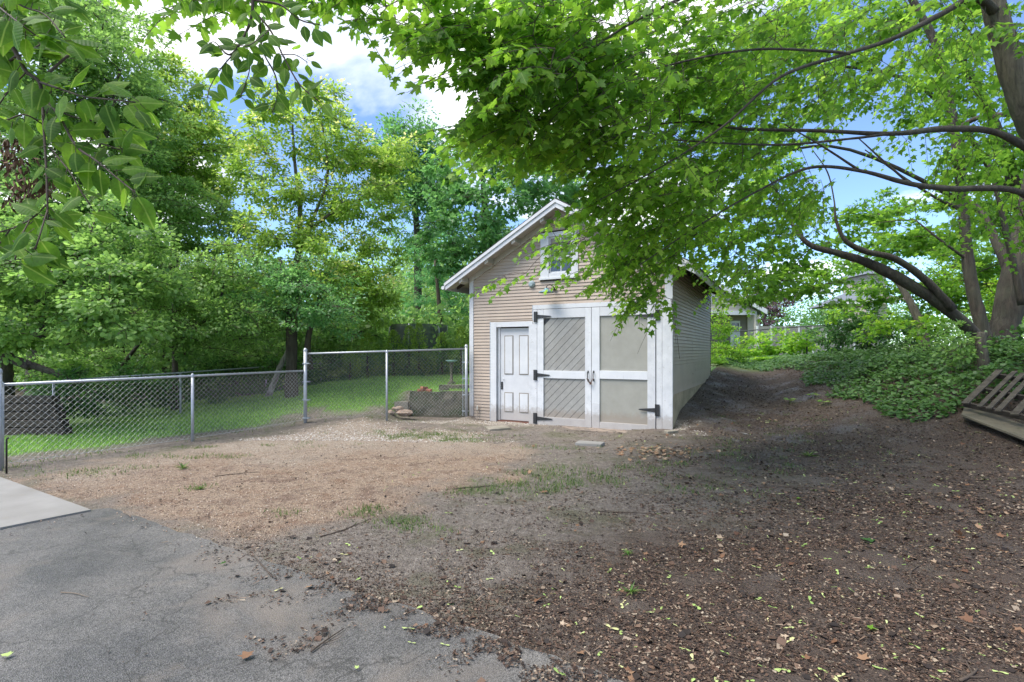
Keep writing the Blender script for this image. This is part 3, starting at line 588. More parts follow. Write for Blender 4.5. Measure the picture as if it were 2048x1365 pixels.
ft = empty('chain_link_fence', (C[0], C[1], 0), 'taller galvanised chain link fence section joining the shed corner', 'fence')
zt_ = lambda t: 1.575+(1.69-1.575)*t
chainlink(ft, C, Dm, lambda t: (.06+.06*t, zt_(t*.475)), ft.location, GALVW); chainlink(ft, Dm, E, lambda t: (.12-.12*t, zt_(.475+.525*t)), ft.location, GALVW)
MB(ft.location).tube([(C[0], C[1], zt_(0)), (Dm[0], Dm[1], zt_(.475)), (E[0], E[1], zt_(1))], .021, 10).build('top_rail', GALV, ft, True)
post(ft, C[0], C[1]-.03, -.3, 1.66, .038); post(ft, Dm[0], Dm[1]-.03, -.3, zt_(.475)-.01, .026); post(ft, E[0]+.05, E[1]-.06, -.3, 1.76, .038)
for z in (.15, .55, .95, 1.35):
    for q in (C, E): MB(ft.location).box((q[0]-.05, q[1]-.075, z), (q[0]+.10, q[1]+.01, z+.024)).build('tension_band', GALV, ft)
MB(ft.location).box((E[0]-.04, E[1]-.07, .05), (E[0]-.028, E[1]-.06, 1.64)).build('tension_bar', GALV, ft)
sk = P(13, 947, 6.95); skz = H(sk.x, sk.y); st = empty('garden_stake', (sk.x, sk.y, skz), 'thin black metal stake in front of the left fence end', 'stake')
MB().tube([(0, 0, -.1), (.0, 0, .45), (.018, .0, .48), (.03, 0, .47)], .011, 8).build('rod', BLACK, st, True)
# far fence at the end of the lawn
a, b = (-9.6, 10.0), (-6.6, 18.0); fb = empty('chain_link_fence', (a[0], a[1], 0), 'far chain link fence along the dark bushes behind the lawn', 'fence')
MB(fb.location).tube([(a[0], a[1], 1.0), (b[0], b[1], 1.22)], .02, 8).build('top_rail', GALV, fb, True)
for t in (.08, .4, .72, 1): q = lerp(a, b, t); post(fb, q[0], q[1], -.2, 1.0+.22*t, .024, GALV, False)
chainlink(fb, a, b, lambda t: (.1+.3*t, 1.0+.22*t), fb.location, DARKW, .08, .002)
a, b, c = (11.9, 29.0), (12.45, 22.0), (12.7, 18.5); fr_ = empty('chain_link_fence', (b[0], b[1], H(*b)), 'dark overgrown chain link fence at the far end right of the shed', 'fence')
za, zb_, zc = 2.69, 2.69, 2.62
MB(fr_.location).tube([(*a, za), (*b, zb_), (*c, zc)], .026, 8).build('top_rail', DARKW, fr_, True)
for q, z in ((a, za), (b, zb_), (c, zc), ((12.15, 25.5), za)): post(fr_, q[0], q[1], .6, z, .035, DARKW, False)
chainlink(fr_, a, b, lambda t: (1.25, za-.02), fr_.location, DARKW, .08, .002)
chainlink(fr_, b, c, lambda t: (1.2, zb_-.05), fr_.location, DARKW, .08, .002)
# ------------------------------------------------ retaining wall by the shed, rubble and bricks
rw = empty('retaining_wall', (-1.6, 13.4, .0), 'weathered concrete retaining wall behind the tall fence beside the shed', 'retaining wall')
def rough_block(name, x0, x1, y0, y1, z0, z1, mat, par, nx=14, nz=5, amp=.02, off=None):
    off = off or par.location; vs = []; fs = []
    for (o0, du, dv, nu, nv) in (((x0, y0, z0), (x1-x0, 0, 0), (0, 0, z1-z0), nx, nz), ((x0, y0, z1), (x1-x0, 0, 0), (0, y1-y0, 0), nx, 3), ((x0, y1, z0), (0, y0-y1, 0), (0, 0, z1-z0), 3, nz), ((x1, y0, z0), (0, y1-y0, 0), (0, 0, z1-z0), 3, nz)):
        n = len(vs)
        for j in range(nv+1):
            for i in range(nu+1):
                p = [o0[k]+du[k]*i/nu+dv[k]*j/nv for k in range(3)]
                d = [(float(vnoise(p[0]*5+k*9, p[2]*5+p[1]*4+k*3))-.5)*amp*2 for k in range(3)]; vs.append([p[k]+d[k] for k in range(3)])
        for j in range(nv):
            for i in range(nu): q = n+j*(nu+1)+i; fs.append((q, q+1, q+nu+2, q+nu+1))
    m = MB(off); m.add(vs, fs); return m.build(name, mat, par)
MOSS_SHADEC = M('mossy_shade_toned_concrete', (.15, .135, .105), (.075, .075, .05), 3, .9, 50, .8, .012, dirt=((.05, .07, .03), 5, .52)); rough_block('wall_block', -2.6, -.95, 13.25, 13.45, -.3, .60, MOSS_SHADEC, rw); rough_block('wall_block', -1.95, -.75, 13.95, 14.15, .2, .72, MOSS_SHADEC, rw); rough_block('wall_block', -2.95, -2.62, 13.10, 13.32, -.2, .36, CONC, rw, 5, 4)  # concrete darkened to carry the shade at the wall, plus mossy blotches
BRICK = M('red_brick', (.36, .15, .09), (.26, .11, .07), 8, .85, 60, .6, .006); RUB = M('rubble_stone', (.34, .24, .18), (.22, .17, .13), 6, .9, 50, .8, .01)
def stone(name, x, y, z, r, mat, seed, sq=.7, parent=None, off=(0, 0, 0)):
    import bmesh
    bm = bmesh.new(); bmesh.ops.create_icosphere(bm, subdivisions=2, radius=1); rs = np.random.default_rng(seed); ph = rs.random(6)*9
    for v in bm.verts:
        n = 1+.22*math.sin(v.co.x*3+ph[0])+.18*math.sin(v.co.y*4+ph[1])+.15*math.sin(v.co.z*5+ph[2]); v.co = Vector((v.co.x*r*n*1.15, v.co.y*r*n, v.co.z*r*n*sq))+Vector((x, y, z))-Vector(off)
    me = bpy.data.meshes.new(name); bm.to_mesh(me); bm.free(); return link(name, me, mat, parent)
for i, (px, py, d, r, lab) in enumerate(((795, 818, 12.75, .10, 'pinkish rubble stone at the fence foot left of the retaining wall'), (810, 826, 12.7, .13, 'larger brown rubble stone leaning against the retaining wall end'), (783, 826, 12.8, .09, 'small rubble stone leftmost beside the middle post of the tall fence'))):
    p = P(px, py, d); o = stone('rubble_stone', 0, 0, 0, r, RUB, i); o.location = (p.x, p.y, max(p.z, H(p.x, p.y)+r*.3)); tag(o, lab, 'stone')
for i, (dx, rz, dz, lab) in enumerate(((0, .3, 0, 'broken red brick lying on top of the retaining wall'), (.17, -.4, 0, 'second red brick at the right on top of the retaining wall'), (.07, 1.0, .062, 'red brick resting across the two bricks on the retaining wall'))):
    o = MB().box((-.1, -.048, 0), (.1, .048, .06)).build('brick', BRICK, None, bevel=.006); o.location = (-2.32+dx, 13.34, .605+dz); o.rotation_euler = (0, .06*i, rz); tag(o, lab, 'brick', 'red bricks on the retaining wall')
# pavers on the ground by the doors
for px, py, rz, sx, sy, lab in ((995, 853, .35, .24, .20, 'square brown paver by the white man door'), (1180, 889, -.45, .235, .12, 'oblong grey paver in front of the garage doors'), (1342, 868, .3, .12, .07, 'small flat stone at the right shed corner')):
    x, y = plan([(px, py)])[0]; o = MB().box((-sx, -sy, -.03), (sx, sy, .045)).build('paver', CONC if px != 1180 else CONCL, None, bevel=.008); o.location = (x, y, H(x, y)+.005); o.rotation_euler = (.02, -.02, rz); tag(o, lab, 'paver')
# bird bath and trampoline in the neighbouring garden
p = P(903, 722, 15.5); z = H(p.x, p.y); bb = empty('bird_bath', (p.x, p.y, z), 'pale turquoise bird bath on a pedestal behind the tall fence', 'bird bath')
hh = p.z-z; BT = M('turquoise_glaze', (.30, .50, .47), (.24, .42, .40), 8, .4)
MB().lathe([(.001, hh-.03), (.08, hh-.04), (.17, hh), (.18, hh+.02), (.16, hh+.02), (.08, hh-.01), (.001, hh-.01)], (0, 0, 0), 20).build('basin', BT, bb, True)
MB().lathe([(.14, 0), (.13, .04), (.05, .10), (.035, hh*.5), (.06, hh-.1), (.08, hh-.04)], (0, 0, 0), 14).build('pedestal', MOSS_SHADEC, bb, True)
def netmat():
    m, nt, b, out = newmat('black_net'); b.inputs['Base Color'].default_value = (.07, .08, .095, 1); b.inputs['Roughness'].default_value = .7
    t = N(nt, 'ShaderNodeBsdfTransparent'); mx = N(nt, 'ShaderNodeMixShader'); mx.inputs[0].default_value = .82; L(nt, t.outputs[0], mx.inputs[1]); L(nt, b.outputs[0], mx.inputs[2]); L(nt, mx.outputs[0], out.inputs[0]); return m
p = P(838, 700, 19.6); z = H(p.x, p.y)+.1; tr = empty('trampoline', (p.x, p.y, z), 'trampoline with dark safety net rising behind the pointed evergreens', 'trampoline'); ztop = 2.62-z
R_ = 1.02; m = MB(); n = 40; vs = [(R_*math.cos(2*math.pi*k/n)*(1.04 if j else 1), R_*math.sin(2*math.pi*k/n)*(1.04 if j else 1), ztop*j+(1-j)*.75) for j in (0, 1) for k in range(n)]
m.add(vs, [(k, (k+1) % n, n+(k+1) % n, n+k) for k in range(n)]).build('safety_net', netmat(), tr, True)
for k in range(6):
    a = 2*math.pi*(k+.35)/6; c, s = math.cos(a)*R_*1.08, math.sin(a)*R_*1.08
    MB().tube([(c, s, .0), (c*1.0, s, ztop*.8), (c*.97, s*.97, ztop)], .025, 8).build('pole', GALV, tr, True); MB().tube([(c, s, .75), (c*.9, s*.9, 0)], .02, 6).build('leg', GALV, tr)
MB().tube([(R_*1.06*math.cos(a), R_*1.06*math.sin(a), .75) for a in np.linspace(0, 2*math.pi, 33)], .03, 8, False).build('frame', GALV, tr, True)
MB().lathe([(.001, .74), (R_, .75)], (0, 0, 0), 32).build('jumping_mat', BLACK, tr)
# ------------------------------------------------ pallet lying on a sheet of plywood, right edge
e0 = P(1928, 806, 8.6); e1 = P(2090, 842, 7.45); up = (P(2036, 702, 9.5)-e0); ulen = up.length; up.normalize(); ed = (e1-e0); elen = ed.length; ed.normalize(); nn = ed.cross(up).normalized()
if nn.y > 0: nn = -nn
pal = empty('pallet', tuple(e0), 'weathered slatted wooden pallet propped up at the right edge', 'pallet')
for k, (t, w) in enumerate(((.02, .10), (.22, .07), (.34, .07), (.46, .075), (.66, .10), (.85, .09), (1.05, .10))):
    q = ed*(t*elen); MB().beam(q-up*random.uniform(0, .04), q+up*(1.30+random.uniform(0, .06)), w, .022, nn).build('slat', OLDW, pal)
for t in (.05, .62, 1.2):
    q = up*t-nn*.055; MB().beam(q-ed*.04, q+ed*(elen*1.12), .04, .085, nn).build('stringer', OLDW2, pal)
pw = empty('plywood_sheet', tuple(P(1925, 832, 8.5)), 'mossy brown plywood sheet lying under the pallet', 'plywood sheet'); o0 = Vector(pw.location)
c0_, c1_ = P(1923, 829, 8.45)-o0, P(2120, 905, 6.9)-o0; bk = Vector((.55, .55, .12))
MB().prism([c0_, c1_, c1_+bk, c0_+bk], (0, 0, -.03)).build('board', M('mossy_plywood', (.17, .145, .10), (.10, .09, .065), 4, .8, 60, .5, .004, dirt=((.05, .06, .03), 6, .58)), pw)
MB().prism([c0_+bk*.35-Vector((0, 0, .032)), c1_+bk*.35-Vector((0, 0, .032)), c1_+bk-Vector((0, 0, .032)), c0_+bk-Vector((0, 0, .032))], (0, 0, -.5)).build('support', OLDW2, pw)
# ------------------------------------------------ distant houses
HS = M('pinkish_siding', (.47, .41, .37), (.41, .355, .32), 1, .7); HR = M('blue_grey_shingles', (.16, .18, .21), (.11, .125, .15), 12, .9); HD = M('shade_toned_siding', (.19, .16, .14), (.15, .13, .11), 2)  # the porch wall's dark tone paints in the shadow under the porch
def rows_of_siding(par, x0, x1, z0, z1, y, off, step=.2, clipf=None):
    z = z0; 
    while z < z1-.02:
        a, b = x0, x1
        if clipf: a, b = clipf(z+step)
        if b-a > .1: MB(off).box((a, y-.03, z), (b, y, min(z+step-.02, z1))).build('siding_board', HS, par)
        z += step
d = 38.; X = lambda px: (px-CX)/F*d; Zp = lambda py: EYE+(HY-py)/F*d
h1 = empty('house', (X(1450), d, 1.0), 'tan gabled house with a recessed porch seen just right of the shed', 'house'); of = h1.location
xr, xa = X(1513), X(1412); xl = 2*xa-xr; zr = Zp(622); zap = Zp(566)
MB(of).box((xl, d+1.5, .5), (xr, d+9, zr)).build('wall', HD, h1)
MB(of).prism([(xl, d, zr), (xr, d, zr), (xa, d, zap)], (0, 9, 0)).build('gable', HS, h1)
rows_of_siding(h1, xl, xr, zr, zap, d, of, .2, lambda z: (xa-(xa-xl)*(zap-z)/(zap-zr), xa+(xr-xa)*(zap-z)/(zap-zr)))
MB(of).box((xl, d-.05, zr-.3), (xr, d+.1, zr)).build('beam', WHITE, h1)
MB(of).box((xr-.02, d+1.4, .5), (xr+.9, d+9, zr-.2)).build('side_wall', HS, h1)
for s, xe in ((-1, xl-.5), (1, xr+.55)):
    ze = zr-.22; MB(of).prism([(xa, d-.4, zap+.12), (xe, d-.4, ze), (xe, d-.4, ze+.28), (xa, d-.4, zap+.42)], (0, 9.6, 0)).build('roof', HR, h1); MB(of).prism([(xa, d-.5, zap+.05), (xe, d-.5, ze-.08), (xe, d-.5, ze+.26), (xa, d-.5, zap+.40)], (0, .08, 0)).build('rake_board', WHITE, h1)
MB(of).tube([(X(1510.5), d, .6), (X(1510.5), d, zr-.3)], .09, 10).build('porch_post', RAKE, h1)
dr = MB(of).box((X(1477), d+1.40, .6), (X(1497), d+1.5, Zp(640))).build('door', WHITE, h1); MB(of).box((X(1480), d+1.36, Zp(660)), (X(1494), d+1.39, Zp(645))).build('pane', GLASS, dr)
wf = MB(of).box((X(1421), d-.10, Zp(606)), (X(1433), d-.035, Zp(591))).build('window', WHITE, h1)
for k in (0, 1): MB(of).box((X(1422.5+5.2*k), d-.13, Zp(604.5)), (X(1426.7+5.2*k), d-.105, Zp(592.5))).build('pane', GLASS, wf)
d = 36.; h2 = empty('house', (X(1740), d, 1.0), 'pinkish house with blue grey hip roof seen through the trees', 'house'); of = h2.location
cx_ = X(1741); ze = Zp(597); lx, ly = X(1706)*1.08, d+3.2; rx, ry = X(1800)*1.02, d+2.0
def face(name, a, b, z0, z1, mat, th=.15, n=0):
    a = Vector((*a, 0)); b = Vector((*b, 0)); e = (b-a).normalized(); nr = Vector((e.y, -e.x, 0)); nr = nr if nr.y < 0 else -nr
    r = MB(of).prism([a+Vector((0, 0, z0)), b+Vector((0, 0, z0)), b+Vector((0, 0, z1)), a+Vector((0, 0, z1))], -nr*th).build(name, mat, h2)
    for k in range(n):
        za = z0+(z1-z0)*k/n; zb2 = z0+(z1-z0)*(k+.9)/n; MB(of).prism([a+nr*.02+Vector((0, 0, za)), b+nr*.02+Vector((0, 0, za)), b+nr*.02+Vector((0, 0, zb2)), a+nr*.02+Vector((0, 0, zb2))], -nr*.015).build('siding_board', mat, r)
    return nr
face('wall', (lx, ly), (cx_, d), .8, ze-.25, HS, .15, 14); face('wall', (cx_, d), (rx, ry), .8, ze-.25, HS, .15, 14)
MB(of).box((cx_-.22, d-.12, .8), (cx_+.22, d+.1, ze-.25)).build('corner_board', WHITE, h2)
face('fascia', (lx-.6, ly-.5), (cx_, d-.5), ze-.28, ze-.02, WHITE, .12); face('fascia', (cx_, d-.5), (rx+.4, ry-.5), ze-.28, ze-.02, WHITE, .12)
ap = Vector((cx_+1.6, d+4.5, Zp(566))); MB(of).add([(lx-.6, ly-.5, ze), (cx_, d-.52, ze), (rx+.4, ry-.5, ze), ap, (rx+1, d+9, ze), (lx, d+9, ze)], [(0, 1, 3), (1, 2, 3), (2, 4, 3), (5, 0, 3), (4, 5, 3)]).build('roof', HR, h2)
MB(of).box((X(1728)*1.15, d+5, 2), (X(1765)*1.15, d+8, Zp(560)+1.1)).build('upper_storey', HS, h2)
zu = Zp(560)+1.1; xa_, xb_ = X(1718)*1.15, X(1775)*1.15; MB(of).add([(xa_, d+4.5, zu), (xb_, d+4.5, zu), (xb_, d+8.5, zu), (xa_, d+8.5, zu), ((xa_+xb_)/2, d+6.5, zu+1.0)], [(0, 1, 4), (1, 2, 4), (2, 3, 4), (3, 0, 4), (0, 3, 2, 1)]).build('upper_roof', HR, h2)
MB(of).add([(X(1762), d-.9, Zp(602)), (X(1812), d-.9, Zp(602)), (X(1808), d+1.2, Zp(588)), (X(1775), d+1.2, Zp(588)), (X(1762), d-.9, Zp(604)), (X(1812), d-.9, Zp(604))], [(0, 1, 2, 3), (4, 5, 1, 0)]).build('awning', M('brown_roofing', (.14, .115, .09)), h2)
MB(of).tube([(X(1763), d-.95, Zp(604)), (X(1764), d-.9, Zp(608)), (X(1776), d-.3, Zp(609))], .07, 8).build('downspout', OLDW2, h2)
d = 34.; wf_ = empty('vinyl_fence', (X(1560), d, 1.0), 'long pale panel fence far behind the overgrown chain link fence', 'fence'); of = wf_.location
for k in range(9):
    a = X(1515)+k*.9; MB(of).box((a+.06, d, .8), (a+.84, d+.04, Zp(653))).build('panel', CONCL, wf_); MB(of).box((a-.05, d-.03, .7), (a+.05, d+.07, Zp(652))).build('post', WHITE, wf_)
# ------------------------------------------------ vegetation tools
def unit(a): return a/np.maximum(np.linalg.norm(a, axis=-1, keepdims=True), 1e-9)
def tri(vs, fs): return np.array(vs, float), np.array(fs, int)
def fan(outline, c, droop=.10, fold=.10):
    pts = [c]+outline; V = np.array([(x, y, -fold*abs(x)*1.2-droop*y*y+(.03 if i == 0 else 0)) for i, (x, y) in enumerate(pts)])
    n = len(outline); return V, np.array([(0, 1+i, 1+(i+1) % n) for i in range(n)])
def sym(R_, top=(0, 1.0), base=(0, 0)): return [base]+R_+[top]+[(-x, y) for x, y in reversed(R_)]
MAPLE_HI = fan(sym([(.14, -.08), (.42, -.03), (.33, .14), (.47, .20), (.60, .46), (.43, .43), (.24, .47), (.27, .68), (.15, .72)]), (0, .34))
MAPLE_LO = fan(sym([(.36, -.05), (.30, .18), (.58, .44), (.23, .48)]), (0, .32), .14)
OVATE = fan(sym([(.17, .08), (.31, .30), (.28, .56), (.12, .82)]), (0, .40), .22, .16)
ROUND = fan(sym([(.28, .06), (.42, .36), (.28, .76)]), (0, .42), .12, .15)
SIMPLE = tri([(0, 0, 0), (-.30, .42, -.07), (0, 1, -.12), (.30, .42, -.07)], [(0, 3, 2), (0, 2, 1)])
LANCE = tri([(0, 0, 0), (-.15, .42, -.04), (0, 1, -.15), (.15, .42, -.04)], [(0, 3, 2), (0, 2, 1)])
BLADE = tri([(-.05, 0, 0), (.05, 0, 0), (.06, 1, .25)], [(0, 1, 2)])
QUAD = tri([(-.35, -.5, 0), (.4, -.42, .10), (.32, .5, -.04), (-.4, .45, .12)], [(0, 1, 2), (0, 2, 3)])
def basis(d, nrm):
    Y = unit(d); Z = unit(nrm-Y*np.sum(nrm*Y, -1, keepdims=True)); X = np.cross(Y, Z); return X, Y, Z
class Bag:
    def __init__(s): s.V = []; s.F = []; s.R = []; s.n = 0
    def add(s, tm, pos, d, nrm, size, rnd=None):
        tv, tf = tm; X, Y, Z = basis(d, nrm); sz = np.asarray(size).reshape(-1, 1, 1)*np.ones((len(pos), 1, 1))
        V = pos[:, None, :]+sz*(tv[None, :, 0:1]*X[:, None]+tv[None, :, 1:2]*Y[:, None]+tv[None, :, 2:3]*Z[:, None])
        F_ = tf[None]+(np.arange(len(pos))*len(tv))[:, None, None]+s.n
        r = rng.random(len(pos)) if rnd is None else np.clip(rnd, 0, 1)
        s.V.append(V.reshape(-1, 3)); s.F.append(F_.reshape(-1, tf.shape[1])); s.R.append(np.repeat(r, len(tv))); s.n += V.shape[0]*V.shape[1]
    def build(s, name, mat, parent=None, off=(0, 0, 0), kind='stuff', smooth_=False):
        me = mesh_fast(name, np.concatenate(s.V)-np.array(off), np.concatenate(s.F), dict(rnd=np.concatenate(s.R)), smooth_)
        o = link(name, me, mat, parent)
        if kind: o['kind'] = kind
        return o
def vtubes(p0, p1, sag, r0, r1, seg=4, n=3):
    # many thin curved rods at once
    m = len(p0); t = np.linspace(0, 1, seg+1)[None, :, None]; q = p0[:, None]+(p1-p0)[:, None]*t; q[..., 2] += (sag[:, None]*(t[..., 0]*(1-t[..., 0])*4))
    d = unit(p1-p0); a = unit(np.cross(d, np.array([.3, .2, 1.]))+1e-6); b = np.cross(d, a); ang = np.arange(n)*2*np.pi/n
    r = (r0[:, None]*(1-t[..., 0])+r1[:, None]*t[..., 0])[:, :, None, None]
    ring = a[:, None, None]*np.cos(ang)[None, None, :, None]+b[:, None, None]*np.sin(ang)[None, None, :, None]
    V = (q[:, :, None]+ring*r).reshape(-1, 3); k = np.arange(n); base = (np.arange(m)*(seg+1)*n)[:, None, None]+(np.arange(seg)*n)[None, :, None]
    F_ = np.stack([base+k, base+(k+1) % n, base+(k+1) % n+n, base+k+n], -1).reshape(-1, 4); return V, F_
def rods(name, p0, p1, sag, r0, r1, mat, parent, off, seg=4, n=3):
    V, F_ = vtubes(p0, p1, sag, r0, r1, seg, n); o = link(name, mesh_fast(name, V-np.array(off), F_, None, True), mat, parent); o['kind'] = 'stuff'; return o
def crom(pts, k=6):
    P_ = [np.array(p, float) for p in pts]; P_ = [2*P_[0]-P_[1]]+P_+[2*P_[-1]-P_[-2]]; o = []
    for i in range(1, len(P_)-2):
        for j in range(k):
            t = j/k; a, b, c, d = P_[i-1], P_[i], P_[i+1], P_[i+2]; o.append(.5*((2*b)+(c-a)*t+(2*a-5*b+4*c-d)*t*t+(3*b-a-3*c+d)*t**3))
    o.append(P_[-2]); return np.array(o)
def limb(name, pts, mat, parent, off, n=12, k=7, wob=.06):
    # pts: (px, py, depth, width px)
    q = [(*P(a, b, d), w/F*d/2) for a, b, d, w in pts]; q = crom(q, k); rad = np.maximum(q[:, 3], .002)
    m = MB(off); pp = [Vector(x[:3]) for x in q]
    m.tube(pp, [r*(1+wob*(float(fbm(i*.7, 3.1, 2))-.5)*2) for i, r in enumerate(rad)], n)
    # bark relief
    vs = m.v; j = 0
    for i, r in enumerate(rad):
        for a in range(n): 
            x = Vector(vs[j]); c = pp[i]-Vector(off); f = 1+.16*(float(vnoise(a*1.7+3, i*.9))-.5); vs[j] = tuple(c+(x-c)*f); j += 1
    return m.build(name, mat, parent, True), q
def blobpts(bl, nper, bias=.5, r=rng):
    px, py, rx, ry, d = bl[:5]; rd = bl[5] if len(bl) > 5 else rx/F*d
    u = unit(r.normal(size=(nper, 3))); rr = r.random((nper, 1))**bias; c = np.array(P(px, py, d)); s = np.array([rx/F*d, rd, ry/F*d]); return c+u*rr*s, u
def grow(nodes, nrad, starts, lim=3.0):
    # join every shoot to the nearest part of what has grown so far, nearest first
    dmin = np.linalg.norm(starts[:, None]-nodes[None], axis=2).min(1); order = np.argsort(dmin); N_ = np.zeros((len(nodes)+len(starts)*4, 3)); N_[:len(nodes)] = nodes; R_ = np.zeros(len(N_)); R_[:len(nodes)] = nrad; m = len(nodes); A0 = []; A1 = []; Lr = []
    for i in order:
        s = starts[i]; q = N_[:m]; dd = np.linalg.norm(q-s, axis=1); j = dd.argmin(); ln = dd[j]
        if ln > lim: continue
        a = q[j]; A0.append(a); A1.append(s); r0 = min(R_[j], .0035+.007*ln); Lr.append((r0, min(r0, .0035)))
        for t in (.35, .6, .8, 1.0): p = a+(s-a)*t; N_[m] = p+np.array([0, 0, 4*t*(1-t)*.06*ln]); R_[m] = .004+.004*(1-t); m += 1
    return np.array(A0), np.array(A1), np.array(Lr)
def tree(name, label, cat, mat, blobs, trunks=(), leaf=.10, tm=SIMPLE, cover=3.2, clump=.5, barkm=BARK, tip=.0, flat=.45, base=None, droop=.2, group=None, twr=1.0, gap=.5, limbs=()):
    b0 = base or trunks[0][0]; bp = P(b0[0], b0[1], b0[2]); bz = H(bp.x, bp.y); off = (bp.x, bp.y, bz); e = empty(name, off, label, cat, group)
    axis = []
    for i, t in enumerate(trunks):
        t = list(t)
        if i == 0: pz = P(*t[0][:3]); t = [(t[0][0], HY+(EYE-bz+.15)*F/t[0][2], t[0][2], t[0][3]*1.25)]+t if pz.z > bz+.1 else t
        o, q = limb('trunk' if i == 0 else 'limb', t, barkm, e, off); axis.append(q[:, :3])
    A_ = np.concatenate(axis) if axis else None
    bag = Bag(); p0s = []; p1s = []; cs_all = []
    for bl in blobs:
        px, py, rx, ry, d = bl[:5]; ar = math.pi*rx*ry*(d/F)**2; nl = int(cover*ar/(leaf*leaf*.32)); nc = max(5, int(gap*ar/(clump*clump)*2.4)); c, u = blobpts(bl, nc, .42)
        k = rng.integers(0, nc, nl); uu = unit(rng.normal(size=(nl, 3))); rr = rng.random((nl, 1))**.6
        cs = clump*(.6+.8*rng.random(nc)); pos = c[k]+uu*rr*cs[k][:, None]*np.array([1, 1, flat]); out = unit(pos-np.array(P(px, py, d)))
        pos[:, 2] = np.maximum(pos[:, 2], bz+.02)
        dr = out*.6+uu*.6+rng.normal(size=(nl, 3))*.4-np.array([0, 0, droop]); nr = np.array([0, 0, 1.])+out*.5+rng.normal(size=(nl, 3))*.5
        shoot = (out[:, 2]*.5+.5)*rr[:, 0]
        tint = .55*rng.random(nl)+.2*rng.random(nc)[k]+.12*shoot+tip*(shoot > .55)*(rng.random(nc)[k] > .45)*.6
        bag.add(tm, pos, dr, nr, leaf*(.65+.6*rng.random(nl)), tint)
        cs_all.append(c)
        ks = rng.integers(0, nc, nc*4); pe = c[ks]+unit(rng.normal(size=(nc*4, 3)))*cs[ks][:, None]*np.array([.95, .95, flat]); p0s.append(c[ks]); p1s.append(pe)
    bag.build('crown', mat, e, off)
    if A_ is not None:
        ga, gb, _r = grow(A_, np.full(len(A_), .05), np.concatenate(cs_all), 9); p0s.append(ga); p1s.append(gb)
    p0 = np.concatenate(p0s); p1 = np.concatenate(p1s); ln = np.linalg.norm(p1-p0, axis=1); r0 = np.minimum(.045, .006+.010*ln)*twr
    rods('branches', p0, p1, ln*.06, r0, r0*.3, TWIG if barkm is BARK else barkm, e, off, 4, 4)
    for l in limbs: limb('limb', l, barkm, e, off)
    return e
# ------------------------------------------------ woods on the left
tree('linden_tree', 'low broad tree with round leaves hanging over the left end of the fence', 'tree', DECID, [(60, 560, 190, 110, 10.2, 1.3), (230, 600, 130, 90, 9.8, 1.1), (120, 470, 200, 90, 11, 1.3), (30, 650, 110, 60, 9.8, 1.0), (260, 530, 110, 80, 10.5, 1)],
     [[(5, 760, 11.6, 34), (10, 700, 11.4, 32), (60, 640, 11, 28), (120, 560, 10.8, 20), (170, 490, 10.8, 12)], [(10, 700, 11.4, 22), (40, 610, 11.2, 18), (30, 500, 11.2, 12)], [(60, 735, 11.5, 14), (30, 720, 11.5, 16), (150, 760, 11.6, 10)]], leaf=.085, tm=ROUND, cover=2.6, clump=.42)
tree('tall_tree', 'tall tree with fine light green leaves at the far left', 'tree', DECID, [(20, 120, 170, 170, 15), (190, 130, 130, 140, 15), (90, 320, 200, 140, 15), (250, 240, 100, 120, 15.5), (290, 400, 110, 90, 15.5), (100, 470, 180, 90, 15)],
     [[(70, 740, 15.5, 30), (80, 500, 15.5, 26), (70, 300, 15.4, 20), (90, 90, 15.3, 10)], [(80, 480, 15.5, 16), (200, 300, 15.2, 10), (240, 140, 15, 6)]], leaf=.12, cover=4.4, clump=.6, gap=.7)
tree('yellow_green_tree', 'yellow green tree below the big white cloud, left of the tallest maple', 'tree', YELLOW, [(360, 225, 90, 75, 19), (420, 300, 80, 80, 19), (330, 340, 90, 90, 18.5), (400, 420, 90, 80, 18.5), (350, 150, 40, 30, 19)],
     [[(330, 745, 19, 20), (350, 500, 19, 17), (370, 300, 19, 10), (380, 200, 19, 5)]], leaf=.14, cover=4.3, clump=.55, tip=.5, gap=.7)
tree('seeding_maple_tree', 'tall maple with cream seed clusters and visible grey limbs left of the shed', 'tree', YELLOW, [(630, 215, 75, 45, 16), (545, 215, 60, 45, 16), (590, 290, 120, 45, 16), (520, 350, 70, 40, 16), (690, 300, 70, 60, 16), (600, 395, 110, 45, 15.8), (720, 400, 90, 70, 16), (770, 340, 60, 45, 16.5), (560, 480, 110, 45, 15.6), (690, 500, 110, 75, 15.8), (640, 580, 110, 60, 15.4), (755, 590, 60, 60, 16), (800, 300, 40, 30, 17)],
     [[(582, 745, 15.8, 20.4), (585, 680, 15.8, 17.7), (592, 560, 15.9, 13.6), (600, 430, 16, 9.5), (590, 330, 16, 6.1), (585, 250, 16, 3.4)], [(592, 520, 15.9, 9.5), (625, 440, 16, 6.8), (655, 350, 16, 4.8), (640, 220, 16, 2.0)], [(595, 480, 16, 6.8), (680, 415, 16, 4.8), (750, 390, 16.2, 2.7)]], leaf=.12, cover=3.9, clump=.42, barkm=BARKG, tip=.8, gap=.6)
tree('understory_tree', 'dense bushy green tree over the middle of the lower fence', 'tree', DECID, [(380, 560, 110, 75, 13.6), (300, 640, 90, 60, 13.2), (450, 640, 110, 65, 13.4), (480, 540, 80, 60, 14), (380, 690, 90, 40, 13.6)],
     [[(350, 770, 13.9, 12), (352, 660, 13.9, 10), (365, 560, 13.9, 6)], [(352, 690, 13.9, 8), (430, 620, 13.8, 6), (450, 560, 13.8, 3)], [(225, 790, 13.9, 10), (240, 740, 13.9, 9), (300, 660, 13.9, 5)]], leaf=.10, cover=3.2, clump=.42, gap=.6)
